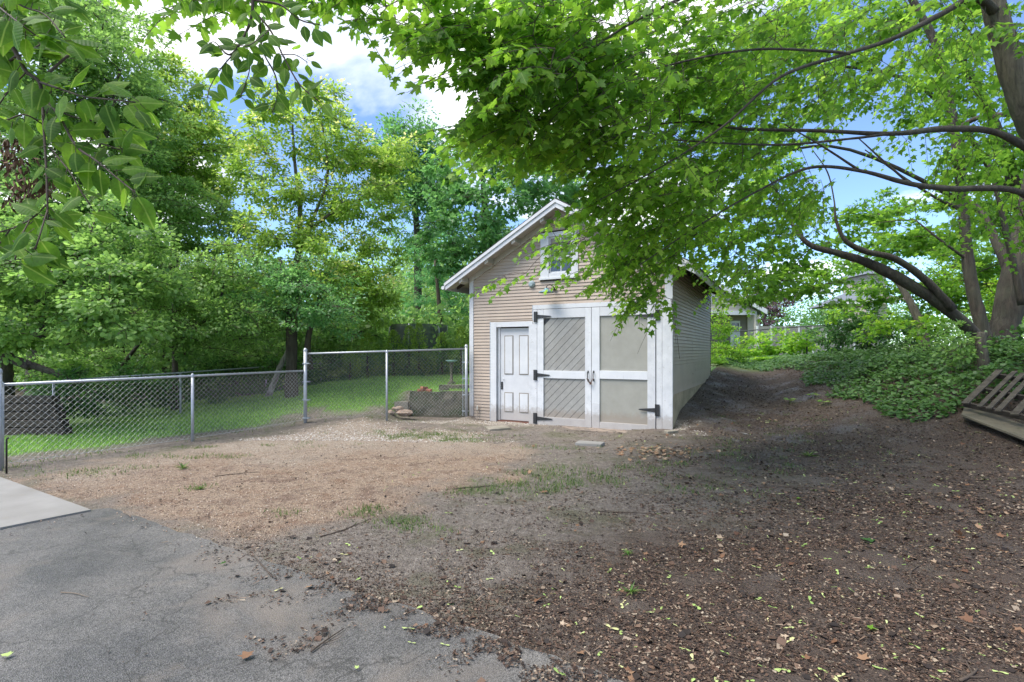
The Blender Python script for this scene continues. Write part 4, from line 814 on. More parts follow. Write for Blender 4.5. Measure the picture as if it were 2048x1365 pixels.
tree('elm_tree', 'blue green elm with hanging sprays behind the tall fence post', 'tree', BLUISH, [(590, 600, 90, 60, 13.6), (560, 540, 70, 40, 13.8), (660, 630, 80, 55, 13.8), (640, 560, 60, 45, 14), (500, 620, 50, 45, 13.8)],
     [[(583, 745, 14.3, 22), (583, 680, 14.3, 21), (575, 600, 14.2, 15), (560, 520, 14.1, 6)], [(620, 740, 14.3, 14), (616, 680, 14.3, 12), (640, 590, 14.2, 6)]], leaf=.09, cover=2.6, clump=.36, gap=.5)
tree('dark_tree', 'tall dark green tree standing farther back below the small cloud', 'tree', BLUISH, [(820, 300, 80, 60, 24), (800, 370, 80, 70, 24), (870, 350, 60, 70, 24), (850, 450, 80, 70, 24), (820, 250, 40, 25, 24)],
     [[(835, 740, 24, 18), (835, 500, 24, 14), (825, 330, 24, 7)]], leaf=.17, cover=4.2, clump=.8, gap=.7)
tree('norway_maple_tree', 'glossy dark maple rising behind the shed roof', 'tree', BLUISH, [(965, 300, 55, 60, 18.5), (905, 370, 55, 60, 18.5), (990, 400, 75, 70, 18.5), (920, 460, 80, 60, 18.3), (880, 520, 60, 45, 18.3), (990, 500, 60, 60, 18.5), (1010, 270, 40, 40, 18.5), (1100, 430, 80, 70, 20), (1100, 330, 90, 90, 20)],
     [[(975, 740, 19, 24), (975, 520, 19, 20), (965, 350, 18.8, 9), (960, 260, 18.8, 4)]], leaf=.17, tm=MAPLE_LO, cover=2.3, clump=.55, gap=.5)
tree('honey_locust_tree', 'feathery honey locust between the trampoline and the shed eave', 'tree', LOCUST, [(870, 560, 60, 50, 22), (900, 620, 55, 50, 22), (840, 600, 45, 40, 22.5), (912, 690, 40, 40, 22), (860, 500, 45, 35, 22)],
     [[(880, 760, 21, 14), (880, 640, 21, 10), (870, 520, 21, 5)]], leaf=.11, tm=LANCE, cover=3.6, clump=.42, flat=.3)
q = [(548, 765, 15, 11), (562, 730, 15, 10), (583, 688, 15.0, 7)]
e = empty('bare_snag', (P(540, 765, 15).x, 15, H(P(540, 765, 15).x, 15)), 'pale leaning bare trunk behind the top of the corner post', 'tree trunk'); limb('bark_stem', [(532, 805, 15, 12)]+q, BARKW, e, e.location)
tree('woodland_tree', 'broad light green crown filling the gap behind the linden branches', 'tree', DECID, [(60, 420, 120, 80, 17), (180, 560, 130, 80, 17.5), (60, 620, 110, 80, 17), (300, 480, 90, 70, 17.5), (320, 600, 110, 80, 17.5), (200, 660, 120, 50, 16.5)],
     [[(160, 760, 17.5, 16), (170, 600, 17.5, 12), (150, 420, 17.3, 6)]], leaf=.13, cover=3.2, clump=.5, gap=.6)
tree('woodland_tree', 'light green crown behind the middle of the lower fence below the yellow green tree', 'tree', DECID, [(450, 470, 90, 60, 18), (450, 580, 100, 70, 18), (540, 650, 100, 50, 17.5), (420, 660, 90, 50, 17.5), (680, 660, 90, 45, 18.5), (760, 640, 50, 40, 19)],
     [[(470, 760, 18, 14), (468, 600, 18, 10), (455, 480, 18, 5)]], leaf=.13, cover=3.0, clump=.5, gap=.6)
tree('woodland_tree', 'pale green crown at the very top left above the hanging leaves', 'tree', DECID, [(120, 30, 130, 70, 17.5), (230, 60, 60, 60, 17.5), (260, 180, 70, 60, 18), (290, 300, 70, 60, 18)],
     [[(240, 750, 18, 16), (240, 400, 18, 12), (190, 80, 17.5, 5)]], leaf=.13, cover=3.0, clump=.5, gap=.6)
# arborvitae and dark shrubs along the lawn's far edge
def cone(name, label, px, top, d, w, mat, cat='evergreen', group=None):
    b = P(px, top, d); z = H(b.x, b.y); hgt = b.z-z; e = empty(name, (b.x, b.y, z), label, cat, group); n = int(2600*w*hgt/1.2); t = rng.random(n)**.8; a = rng.random(n)*2*np.pi
    R_ = w*(1-t)**.62*(1+.25*np.sin(a*3+t*9)+.2*np.sin(a*7-t*20))*(.55+.45*rng.random(n)**.4)
    pos = np.stack([R_*np.cos(a), R_*np.sin(a), t*hgt], -1); out = unit(np.stack([np.cos(a), np.sin(a), np.full(n, .9)], -1))
    g_ = Bag(); g_.add(LANCE, pos, out+rng.normal(size=(n, 3))*.35, rng.normal(size=(n, 3))+np.array([0, 0, .3]), .075*(.6+.8*rng.random(n)), rng.random(n)*.8+.2*t); g_.build('crown', mat, e)
    MB().tube([(0, 0, -.1), (0, 0, hgt*.6)], [.05, .02], 8).build('trunk', BARK, e)
GA = 'pointed evergreens along the far lawn edge'
for i, (px, top, d, w, lab) in enumerate(((735, 668, 16.6, .50, 'pointed evergreen leftmost of the row behind the tall fence'), (787, 663, 17.0, .48, 'broad pointed evergreen second from the left in the row'), (818, 653, 17.2, .42, 'tall evergreen just left of the trampoline net centre'), (838, 648, 17.4, .38, 'tallest slim evergreen in front of the trampoline net'), (884, 668, 17.6, .42, 'evergreen with a loose rounded top at the trampoline pole'), (922, 655, 17.4, .45, 'evergreen darkest and nearest to the shed corner'), (700, 700, 16.2, .42, 'short evergreen half hidden under the elm sprays'))):
    cone('arborvitae', lab, px, top, d, w, ARBOR, group=GA)
for i, (px, py, rx, ry, d, lab) in enumerate(((130, 800, 60, 35, 11.2, 'dark low shrub behind the far fence near its first post'), (215, 800, 50, 38, 12.2, 'dark leafy shrub behind the far fence, second from the left'), (300, 785, 55, 38, 13.3, 'dark shrub behind the fence left of the middle post'), (400, 780, 50, 32, 14.6, 'green shrub seen through the mesh right of the middle post'), (480, 775, 50, 32, 15.6, 'dark shrub at the lawn edge left of the corner post'), (560, 765, 50, 32, 16.2, 'dark shrub directly left of the tall corner post'), (650, 762, 48, 34, 16.6, 'dark shrub right of the tall corner post at the lawn edge'), (720, 755, 45, 32, 17, 'dark shrub beneath the leftmost pointed evergreen'), (800, 745, 50, 30, 17.6, 'dark shrub under the pair of tall evergreens'), (880, 735, 50, 30, 18, 'green shrub behind the bird bath'))):
    tree('shrub', lab, 'shrub', DARKF, [(px, py-14, rx+12, ry+14, d, .7)], leaf=.10, cover=3.4, clump=.3, base=(px, py, d), group='shrubs along the far edge of the lawn')
lw = P(60, 800, 10.2); lg = empty('timber_stack', (lw.x, lw.y, H(lw.x, lw.y)), 'dark weathered timber retaining stack behind the left end of the fence', 'timber stack')
for k in range(5): MB().box((-1.1+.05*k, -.1+random.uniform(-.02, .02), k*.155), (.75-.06*k, .1, k*.155+.14)).build('timber', OLDW2, lg, bevel=.01)
# far woods closing the view, each mass at its own distance
far = Bag()
for px, py, rx, ry, d in [(x, 640+20*math.sin(x*.05), 130, 110, 30+4*math.sin(x)) for x in range(-600, 1200, 110)]+[(x, 560+25*math.sin(x*.03), 130, 100, 38+3*math.sin(x)) for x in range(-700, 1100, 130) if not 560 < x < 640]+[(x, 650, 130, 60, 52) for x in range(1350, 2900, 130)]+[(x, 560, 150, 100, 42) for x in range(1980, 2900, 150)]+[(x, 705, 110, 40, 22+2*math.sin(x)) for x in range(-500, 960, 90)]:
    n = 5200; bl = (px, py, rx, ry, d, 2.5); c, u = blobpts(bl, 60, .5); k = rng.integers(0, 60, n); pos = c[k]+rng.normal(size=(n, 3))*.7
    far.add(SIMPLE, pos, rng.normal(size=(n, 3))-np.array([0, 0, .2]), rng.normal(size=(n, 3))*.6+np.array([0, -.4, 1]), .25*(.6+.7*rng.random(n)), rng.random(n)*.6+.35*rng.random(60)[k])
tag(far.build('distant_woods', DECID), 'green woods closing the view behind the gardens', kind='stuff')
# ------------------------------------------------ trees on the right
tree('plum_tree', 'distant reddish leaved tree beyond the tan house', 'tree', PLUM, [(1520, 625, 45, 45, 46), (1560, 605, 30, 30, 46), (1480, 610, 25, 25, 46)], [[(1525, 700, 46, 6), (1530, 620, 46, 4)]], leaf=.28, cover=2.2, clump=.7)
tree('distant_tree', 'distant blue green tree with a few bare limbs behind the tan house', 'tree', BLUISH, [(1500, 590, 35, 40, 50), (1455, 600, 30, 30, 50), (1600, 650, 50, 25, 50)], [[(1490, 700, 50, 6), (1495, 600, 50, 4), (1470, 555, 50, 2)]], leaf=.30, cover=2.2, clump=.8)
tree('garden_shrub', 'light green shrub at the back corner of the shed', 'shrub', LIME, [(1440, 650, 26, 60, 19.5, .8), (1435, 715, 30, 35, 18.5, .6), (1465, 700, 30, 35, 20, .7)], leaf=.10, cover=2.6, clump=.3, base=(1445, 730, 19.3))
for px, py, rx, ry, d, mt, lab in ((1500, 705, 55, 40, 23.5, LIME, 'bright weedy bush in front of the far fence, nearest the shed'), (1565, 698, 58, 44, 23.0, LIME, 'bright leafy bush climbing the middle of the far fence'), (1620, 700, 45, 42, 22, LIME, 'bright green bush around the thick far fence post'), (1540, 735, 60, 12, 20.5, LIME, 'low lime green ground plant row under the far fence')):
    tree('bush', lab, 'bush', mt, [(px, py, rx, ry, d, .8)], leaf=.13, tm=MAPLE_LO, cover=2.3, clump=.34, base=(px, py+ry, d))
tree('vine_thicket', 'dark vine covered thicket left of the leaning trunks', 'thicket', DARKF, [(1690, 680, 70, 55, 19, 1.2), (1780, 690, 80, 50, 17.5, 1.2), (1740, 650, 90, 30, 18.5, 1), (1850, 680, 60, 50, 16, 1), (1660, 650, 40, 30, 20, 1)], leaf=.12, cover=2.6, clump=.36, base=(1740, 730, 18))
tree('vine_thicket', 'lighter leafy thicket spilling over the top of the dark vines', 'thicket', LIME, [(1690, 628, 60, 16, 18.2, .7), (1780, 640, 60, 18, 16.8, .7), (1860, 650, 50, 35, 14.5, .8), (1760, 665, 45, 18, 16.0, .5)], leaf=.12, tm=MAPLE_LO, cover=1.3, clump=.3, base=(1790, 730, 17))
tree('leaning_maple_tree', 'maple on the right bank with one upright and one long leaning stem', 'tree', MAPLE, [(1500, 560, 110, 60, 12.5, 1.2), (1600, 480, 100, 60, 13, 1.3), (1480, 470, 90, 70, 12, 1.3), (1700, 440, 60, 40, 13, 1.0), (1640, 590, 80, 35, 13, 1.0), (1950, 330, 60, 40, 11, .8), (1860, 480, 60, 50, 11.8, .8)],
     [[(1982, 735, 11, 34.8), (1965, 660, 11, 24.6), (1942, 560, 11, 21.3), (1928, 440, 11, 17.9), (1918, 330, 11, 16.8), (1905, 240, 11, 15.7), (1880, 110, 11, 14.6), (1825, 0, 11, 12.3), (1780, -90, 11, 9.0)],
      [(1980, 715, 10.95, 24.6), (1940, 660, 10.8, 23.5), (1885, 612, 10.7, 21.3), (1820, 570, 10.6, 21.3), (1740, 528, 10.5, 17.9), (1680, 508, 10.5, 13.4), (1620, 490, 10.5, 10.1), (1585, 450, 10.6, 6.7), (1560, 400, 10.7, 3.9), (1535, 350, 10.8, 3), (1500, 305, 10.9, 1.6)],
      [(1905, 618, 10.60, 16.8), (1850, 560, 10.5, 14.6), (1790, 518, 10.4, 12.3), (1730, 503, 10.35, 11.2), (1690, 480, 10.3, 8.4), (1672, 440, 10.3, 5.0), (1668, 400, 10.3, 2.8), (1655, 345, 10.3, 2.6), (1625, 300, 10.3, 1.5)],
      [(1925, 420, 11, 7.8), (1870, 395, 10.9, 5.6), (1800, 350, 10.8, 3.4), (1730, 300, 10.7, 2.2)], [(1908, 262, 11, 9.0), (1960, 235, 10.5, 9.0), (2048, 228, 10, 10.1)],
      [(2045, 610, 11.3, 14.6), (2020, 500, 11.3, 11.2), (1998, 400, 11.3, 8.4), (1975, 320, 11.3, 5.6)], [(1935, 520, 11, 5.6), (1880, 480, 11, 4.5), (1830, 440, 11.2, 2.2)]], leaf=.13, tm=MAPLE_LO, cover=1.7, clump=.5, flat=.25, gap=.5, twr=.7)
tree('old_maple_tree', 'thick furrowed maple trunk at the right edge behind the pallet', 'tree', MAPLE, [(1700, 540, 70, 50, 22, 1.5), (1820, 470, 90, 70, 20, 2), (1950, 450, 90, 80, 18, 2), (1900, 560, 110, 70, 17, 1.5), (2040, 560, 90, 90, 16, 1.5), (1780, 590, 70, 40, 18, 1), (2060, 350, 80, 80, 15, 1.4), (1760, 420, 70, 30, 23, 2)],
     [[(1998, 715, 12, 59.2), (2012, 640, 12, 49.6), (2035, 540, 12, 48.0), (2062, 430, 12, 46.4), (2090, 250, 12, 40.0), (2110, 50, 12, 32.0)], [(2030, 560, 12, 24.0), (1990, 480, 12.3, 16.0), (1960, 420, 12.5, 9.6), (1900, 380, 13, 4.8)]], leaf=.15, tm=MAPLE_LO, cover=1.9, clump=.6, flat=.3, gap=.6)
b_ = P(1795, 575, 16); e = empty('bare_snag', (P(1835, 640, 15.5).x, 15.5, H(P(1835, 640, 15.5).x, 15.5)), 'thin grey trunk leaning left behind the big leaning stem', 'tree trunk'); limb('bark_stem', [(1850, 720, 15.4, 17), (1850, 680, 15.4, 16), (1832, 628, 15.5, 15), (1812, 590, 15.7, 12), (1785, 550, 16, 9)], BARKG, e, e.location)
s_ = P(1964, 715, 10.0); e = empty('tree_stump', (s_.x, s_.y, H(s_.x, s_.y)), 'short sawn stump beside the upper end of the pallet', 'stump'); limb('stump', [(1970, 760, 10, 22), (1966, 715, 10, 20), (1962, 690, 10, 18), (1964, 665, 10, 17)], BARKG, e, e.location)
tree('backdrop_maple_tree', 'bright leafy maple crown filling the sky behind the crossing limbs', 'tree', MAPLE, [(1430, 160, 130, 110, 14, 1.2), (1580, 90, 120, 90, 14.5, 1.2), (1500, 320, 110, 80, 13.5, 1.2), (1600, 240, 60, 50, 14, 1), (1890, 190, 90, 80, 14.5, 1.2), (1990, 300, 80, 90, 14, 1.2), (1900, 60, 120, 70, 14.5, 1.2), (1740, 60, 110, 60, 15, 1.2), (1700, 180, 90, 50, 15, 1), (1420, 440, 90, 60, 13.5, 1), (1580, 420, 60, 40, 14, 1), (1990, 430, 70, 60, 14, 1)],
     [[(2090, 740, 16, 30), (2060, 500, 15.5, 26), (1990, 250, 15, 18), (1900, 80, 14.6, 10)], [(2040, 420, 15.3, 14), (1850, 180, 14.8, 8), (1600, 120, 14.5, 4)], [(2050, 470, 15.4, 12), (1700, 300, 14.5, 6), (1480, 330, 13.8, 3)]], leaf=.125, tm=MAPLE_LO, cover=1.7, clump=.42, flat=.3, gap=.45, twr=.6)
for px, py, rx, ry, d_, mt_, lab in ((1850, 700, 45, 35, 13.5, DECID, 'upright leafy shrub on the bank left of the leaning stems'), (1920, 690, 40, 45, 10.2, DECID, 'loose shrub at the foot of the leaning stems'), (2010, 690, 40, 40, 10.6, GCOV, 'glossy shrub between the tree foot and the pallet'), (1780, 740, 60, 30, 12.5, GCOV, 'low spreading shrub on the middle of the bank'), (1990, 610, 60, 50, 13.5, LIME, 'lime green saplings behind the old maple trunk'), (1900, 560, 60, 40, 14, LIME, 'bright saplings between the leaning and upright stems')):
    tree('shrub', lab, 'shrub', mt_, [(px, py, rx, ry, d_, .5)], leaf=.09, tm=ROUND if mt_ is GCOV else SIMPLE, cover=2.0, clump=.24, base=(px, py+ry, d_), group='shrubs on the right bank')
for px, py, rx, ry, d_, lab in ((60, 735, 90, 45, 12.6, 'leafy undergrowth bush at the far left behind the fence'), (170, 730, 80, 45, 13.4, 'leafy undergrowth bush below the linden branches'), (290, 725, 90, 42, 14.6, 'leafy undergrowth bush left of the middle fence post'), (420, 720, 80, 40, 15.2, 'leafy undergrowth bush right of the middle fence post'), (520, 715, 70, 40, 16, 'leafy undergrowth bush left of the tall corner post'), (660, 705, 70, 38, 17.6, 'leafy undergrowth bush right of the tall corner post')):
    tree('bush', lab, 'bush', DECID, [(px, py, rx, ry, d_, .8)], leaf=.10, cover=2.8, clump=.32, base=(px, py+ry, d_), group='undergrowth below the woods')
# ------------------------------------------------ the big maple that overhangs everything
mo = P(2190, 905, 6.9); mt = empty('overhanging_maple_tree', (mo.x, mo.y, H(mo.x, mo.y)), 'big maple just outside the right edge whose limbs cross the sky over the shed', 'tree'); off = tuple(mt.location)
T1 = [(2190, 960, 6.9, 75.6), (2175, 700, 6.9, 62.2), (2150, 500, 6.9, 55.4), (2110, 340, 6.9, 48.7), (2048, 215, 6.9, 43.7), (2015, 110, 6.9, 40.3), (1985, 0, 6.9, 37.0), (1960, -140, 6.9, 31.9), (1930, -330, 6.9, 25.2)]
LM = [[(2110, 330, 6.9, 21.4), (2000, 268, 6.8, 12.8), (1900, 258, 6.7, 12.2), (1780, 268, 6.6, 9.3), (1640, 262, 6.6, 7.1), (1480, 258, 6.6, 5.7), (1400, 244, 6.7, 4.2), (1300, 250, 6.9, 2.9)],
      [(2140, 470, 6.9, 18.5), (2040, 385, 6.8, 12.8), (1900, 378, 6.7, 11.4), (1820, 368, 6.6, 10.0), (1720, 342, 6.5, 7.1), (1620, 336, 6.5, 5.7), (1520, 380, 6.5, 4.2), (1400, 450, 6.4, 2.9), (1280, 530, 6.3, 2.1)],
      [(1995, 30, 6.9, 18.5), (1950, -5, 6.6, 14.3), (1880, 30, 6.3, 10.7), (1780, 80, 6.0, 8.6), (1680, 112, 5.8, 7.1), (1560, 155, 5.6, 5.7), (1450, 250, 5.5, 4.2), (1330, 330, 5.4, 2.9), (1200, 400, 5.3, 2.1)],
      [(1780, 268, 6.6, 5.7), (1700, 278, 6.5, 5.0), (1560, 290, 6.4, 4.2), (1400, 284, 6.3, 3.6), (1240, 270, 6.2, 2.9)],
      [(1960, -140, 6.9, 18.5), (1800, -160, 6.0, 14.3), (1600, -100, 5.4, 10.0), (1400, -20, 5.0, 7.1), (1240, 60, 4.8, 5.0), (1150, 130, 4.7, 3.6), (1060, 200, 4.7, 2.1)],
      [(1930, -330, 6.9, 18.5), (1600, -420, 5.6, 12.8), (1250, -330, 4.8, 8.6), (1000, -200, 4.4, 5.7), (850, -60, 4.3, 3.6), (760, 30, 4.2, 2.1)],
      [(1700, 108, 5.83, 6), (1640, 102, 5.7, 5.5), (1500, 100, 5.5, 4.2), (1340, 130, 5.3, 3.6), (1180, 180, 5.2, 2.1)], [(1720, 342, 6.5, 5.0), (1640, 290, 6.4, 3.6), (1570, 250, 6.4, 2.1)],
      [(2120, 380, 6.9, 15.7), (2180, 240, 6.2, 12.8), (2250, 0, 5.5, 10.0), (2300, -300, 5, 5.7)], [(1800, -160, 6.0, 10.0), (1900, -500, 5, 7.1), (1800, -900, 4.2, 5.0)],
      [(1820, 368, 6.6, 5), (1770, 325, 6.6, 4), (1715, 275, 6.8, 2)]]
axis = []
o, q = limb('trunk', T1, BARKG, mt, off, 18); axis.append(q)
for l in LM: o, q = limb('limb', l, BARK, mt, off, 9); axis.append(q)
AX = np.concatenate(axis)
def sprays(blobs, K=13, leaf=.112, Lmin=.45, Lmax=.8, seed=5):
    r = np.random.default_rng(seed); Ps = []; Ds = []; Ls = []
    for px, py, rx, ry, d, rd, n in blobs:
        c = np.array(P(px, py, d)); u = unit(r.normal(size=(n, 3))); p = c+u*(r.random((n, 1))**.45)*np.array([rx/F*d, rd, ry/F*d]); Ps.append(p)
        dd = unit(p-np.array([6.5, 7.5, 6.5]))*np.array([1, 1, .35])+r.normal(size=(n, 3))*np.array([.45, .45, .16])-np.array([0, 0, .18]); Ds.append(unit(dd)); Ls.append(Lmin+(Lmax-Lmin)*r.random(n))
    p = np.concatenate(Ps); d = np.concatenate(Ds); Ln = np.concatenate(Ls); n = len(p); t = (np.arange(K)+.6)/K
    q = p[:, None]+d[:, None]*(Ln[:, None]*t[None])[..., None]; q[..., 2] -= .25*Ln[:, None]*t[None]**2
    side = unit(np.cross(d, np.array([0, 0, 1.]))); s = np.where(np.arange(K) % 2 == 0, 1, -1)[None, :, None]*side[:, None]
    ld = s*1.0+d[:, None]*.55+r.normal(size=q.shape)*.35-np.array([0, 0, .45]); ld[:, -1] = d+r.normal(size=(n, 3))*.3-np.array([0, 0, .4]); ld = unit(ld)
    tw = r.normal(size=q.shape)*.40; nr = unit(np.array([0, 0, 1.])+tw+ld*.2); size = leaf*(.55+.6*r.random((n, K)))*(1-.25*t[None]**3)
    pet = size*.45; lp = q+ld*pet[..., None]; tint = .5*r.random((n, K))+.35*r.random((n, 1))+.15*t[None]
    # a drooping leaf blade turns down from its stalk
    return dict(p=p, d=d, L=Ln, q=q, lp=lp.reshape(-1, 3), ld=unit(ld-np.array([0, 0, .25])).reshape(-1, 3), nr=nr.reshape(-1, 3), sz=size.reshape(-1), tint=tint.reshape(-1), stalk=q.reshape(-1, 3))
MB_ = [(560, -5, 90, 30, 4.0, .4, 14), (430, -20, 90, 25, 4.0, .4, 10), (1640, 400, 60, 40, 10.2, .8, 14), (1540, 330, 60, 40, 10.5, .8, 14), (700, 15, 170, 45, 4.3, .5, 36), (800, 55, 60, 50, 4.3, .4, 10), (960, 60, 110, 80, 4.5, .6, 57), (1080, 130, 120, 110, 4.6, .7, 87), (1010, 230, 60, 70, 4.9, .6, 38), (1200, 60, 160, 90, 5.0, .9, 91), (1240, 220, 150, 110, 5.4, .9, 117),
       (1100, 300, 110, 80, 5.8, .8, 83), (1080, 400, 90, 50, 6.3, .8, 60), (1200, 380, 120, 80, 6.4, .9, 106), (1330, 380, 110, 90, 6.8, .9, 95), (1150, 480, 100, 45, 7.6, .8, 79), (1070, 555, 70, 28, 8.0, .5, 16), (1230, 560, 90, 40, 8.0, .7, 72), (1290, 490, 90, 60, 7.8, .8, 76), (1240, 620, 40, 18, 8.1, .3, 7),
       (1310, 590, 50, 30, 7.6, .4, 16), (1400, 90, 170, 90, 6.4, 1.2, 114), (1420, 220, 140, 80, 7.0, 1.2, 95), (1580, 60, 130, 70, 7.0, 1.2, 68), (1560, 180, 110, 70, 7.6, 1.2, 68), (1420, 340, 100, 70, 7.6, 1, 68), (1400, 480, 90, 70, 8.2, 1, 79), (1540, 400, 70, 50, 8.5, 1.2, 38), (1690, 180, 100, 60, 8, 1.2, 33),
       (1750, 50, 100, 60, 7.5, 1, 33), (1880, 110, 90, 80, 8.2, 1, 36), (1990, 180, 80, 90, 8, 1, 33), (1930, 330, 90, 60, 8.6, 1, 30), (1830, 270, 60, 30, 8.8, .8, 8), (2010, 420, 80, 70, 8.6, 1, 33), (1560, 300, 60, 30, 7.8, .8, 14), (1640, 390, 60, 40, 8.6, 1, 12), (1900, 30, 140, 50, 7.2, 1, 33), (2030, 60, 60, 60, 6.4, .8, 14), (1890, 150, 70, 110, 9.0, .8, 30), (1500, 260, 90, 50, 8.6, 1, 40), (1250, 120, 200, 130, 7.0, .9, 50), (1100, 60, 120, 80, 6.0, .7, 30), (1180, 330, 120, 90, 7.4, .8, 30), (1380, 380, 120, 90, 8.8, 1, 50), (1480, 540, 70, 40, 9.5, .8, 26),
       # crown above and beside the frame, which shades the bank and the litter
       (1250, -350, 500, 230, 5.0, 1.5, 26), (1900, -350, 500, 280, 6.6, 2, 45), (2500, 0, 400, 300, 7.5, 2, 80), (1700, -900, 800, 350, 4.0, 1.8, 22), (2500, 400, 250, 200, 8, 1.5, 40)]
# leave the photograph's open sky between the limbs
def hole(p, px, py, rx, ry): x = CX+F*p[:, 0]/p[:, 1]; y = HY-F*(p[:, 2]-EYE)/p[:, 1]; return ((x-px)/rx)**2+((y-py)/ry)**2 < 1
sp = sprays(MB_); K_ = sp['q'].shape[1]; ns = len(sp['p']); ends = sp['q'][:, -1]; r9 = np.random.default_rng(9).random(ns); okk = np.ones(ns, bool)
for hx, hy, hw, hh_, pr in ((1745, 385, 95, 42, 1), (560, 110, 170, 75, 1), (950, 460, 95, 100, 1), (1040, 420, 45, 75, .85), (1120, 510, 60, 55, .8), (1090, 398, 62, 42, 1), (1010, 645, 120, 48, 1), (1125, 650, 110, 60, 1), (870, 190, 75, 75, .7), (1395, 545, 45, 45, .75)):
    for pp_ in (sp['p'], ends, .5*(sp['p']+ends)): okk &= ~(hole(pp_, hx, hy, hw, hh_) & (r9 < pr))
kl = np.repeat(okk, K_)
for k_ in ('p', 'd', 'L', 'q'): sp[k_] = sp[k_][okk]
for k_ in ('lp', 'ld', 'nr', 'sz', 'tint', 'stalk'): sp[k_] = sp[k_][kl]
keep = ~(hole(sp['lp'], 1745, 385, 85, 38)) & ~(hole(sp['lp'], 560, 110, 170, 75)) & (sp['lp'][:, 2] > 1.9) & (sp['lp'][:, 1] > .8)
lx, ly = CX+F*sp['lp'][:, 0]/sp['lp'][:, 1], HY-F*(sp['lp'][:, 2]-EYE)/sp['lp'][:, 1]; vis = (lx > 0) & (lx < 2048) & (ly > 0) & (ly < 700)
dist = np.linalg.norm(sp['lp']-np.array([0, 0, EYE]), axis=1); idx = np.where(keep & vis)[0]; near = idx[np.argsort(dist[idx])[:300]]; rest = keep.copy(); rest[near] = False
bag = Bag(); isn = rest & (dist < 7.2)
bag.add(MAPLE_HI, sp['lp'][isn], sp['ld'][isn], sp['nr'][isn], sp['sz'][isn], sp['tint'][isn]); isf = rest & (dist >= 7.2)
bag.add(MAPLE_LO, sp['lp'][isf], sp['ld'][isf], sp['nr'][isf], sp['sz'][isf], sp['tint'][isf]); bag.build('crown', MAPLE, mt, off)
kk = keep; rods('leaf_stalks', sp['stalk'][kk], sp['lp'][kk], np.zeros(kk.sum()), np.full(kk.sum(), .0016), np.full(kk.sum(), .0013), TWIG, mt, off, 1, 3)
rods('twigs', sp['p'], sp['q'][:, -1], .06*sp['L'], np.full(len(sp['p']), .0045), np.full(len(sp['p']), .002), TWIG, mt, off, 5, 3)
A0, A1, Lr = grow(AX[:, :3], AX[:, 3], sp['p']); rods('branches', A0, A1, np.linalg.norm(A1-A0, axis=1)*.06, Lr[:, 0], Lr[:, 1], TWIG, mt, off, 5, 4)
def leafmeshes(tm, name, mat, n=5):
    o = []
    for k in range(n):
        V = tm[0].copy(); V[:, 0] *= .88+.24*random.random(); V[:, 2] += .10*np.sin(V[:, 0]*5+k)*.4-.05*k/n*V[:, 1]; me = mesh_fast(name, V, tm[1], dict(rnd=np.full(len(V), (k+.5)/n), rib=np.abs(tm[0][:, 0])*2)); me.materials.append(mat); o.append(me)
    return o
def leafobjs(meshes, parent, off, pos, d, nr, sz):
    X_, Y_, Z_ = basis(d, nr); off = np.array(off)
    for i in range(len(pos)):
        o = bpy.data.objects.new('leaf', meshes[i % len(meshes)]); COL.objects.link(o); o.parent = parent; s = float(sz[i]); R3 = np.stack([X_[i], Y_[i], Z_[i]], 1)*s; m = Matrix.Identity(4)
        for a in range(3):
            for b in range(3): m[a][b] = float(R3[a, b])
            m[a][3] = float(pos[i][a]-off[a])
        o.matrix_local = m
leafobjs(leafmeshes(MAPLE_HI, 'leaf', MAPLEP), mt, off, sp['lp'][near], sp['ld'][near], sp['nr'][near], sp['sz'][near])
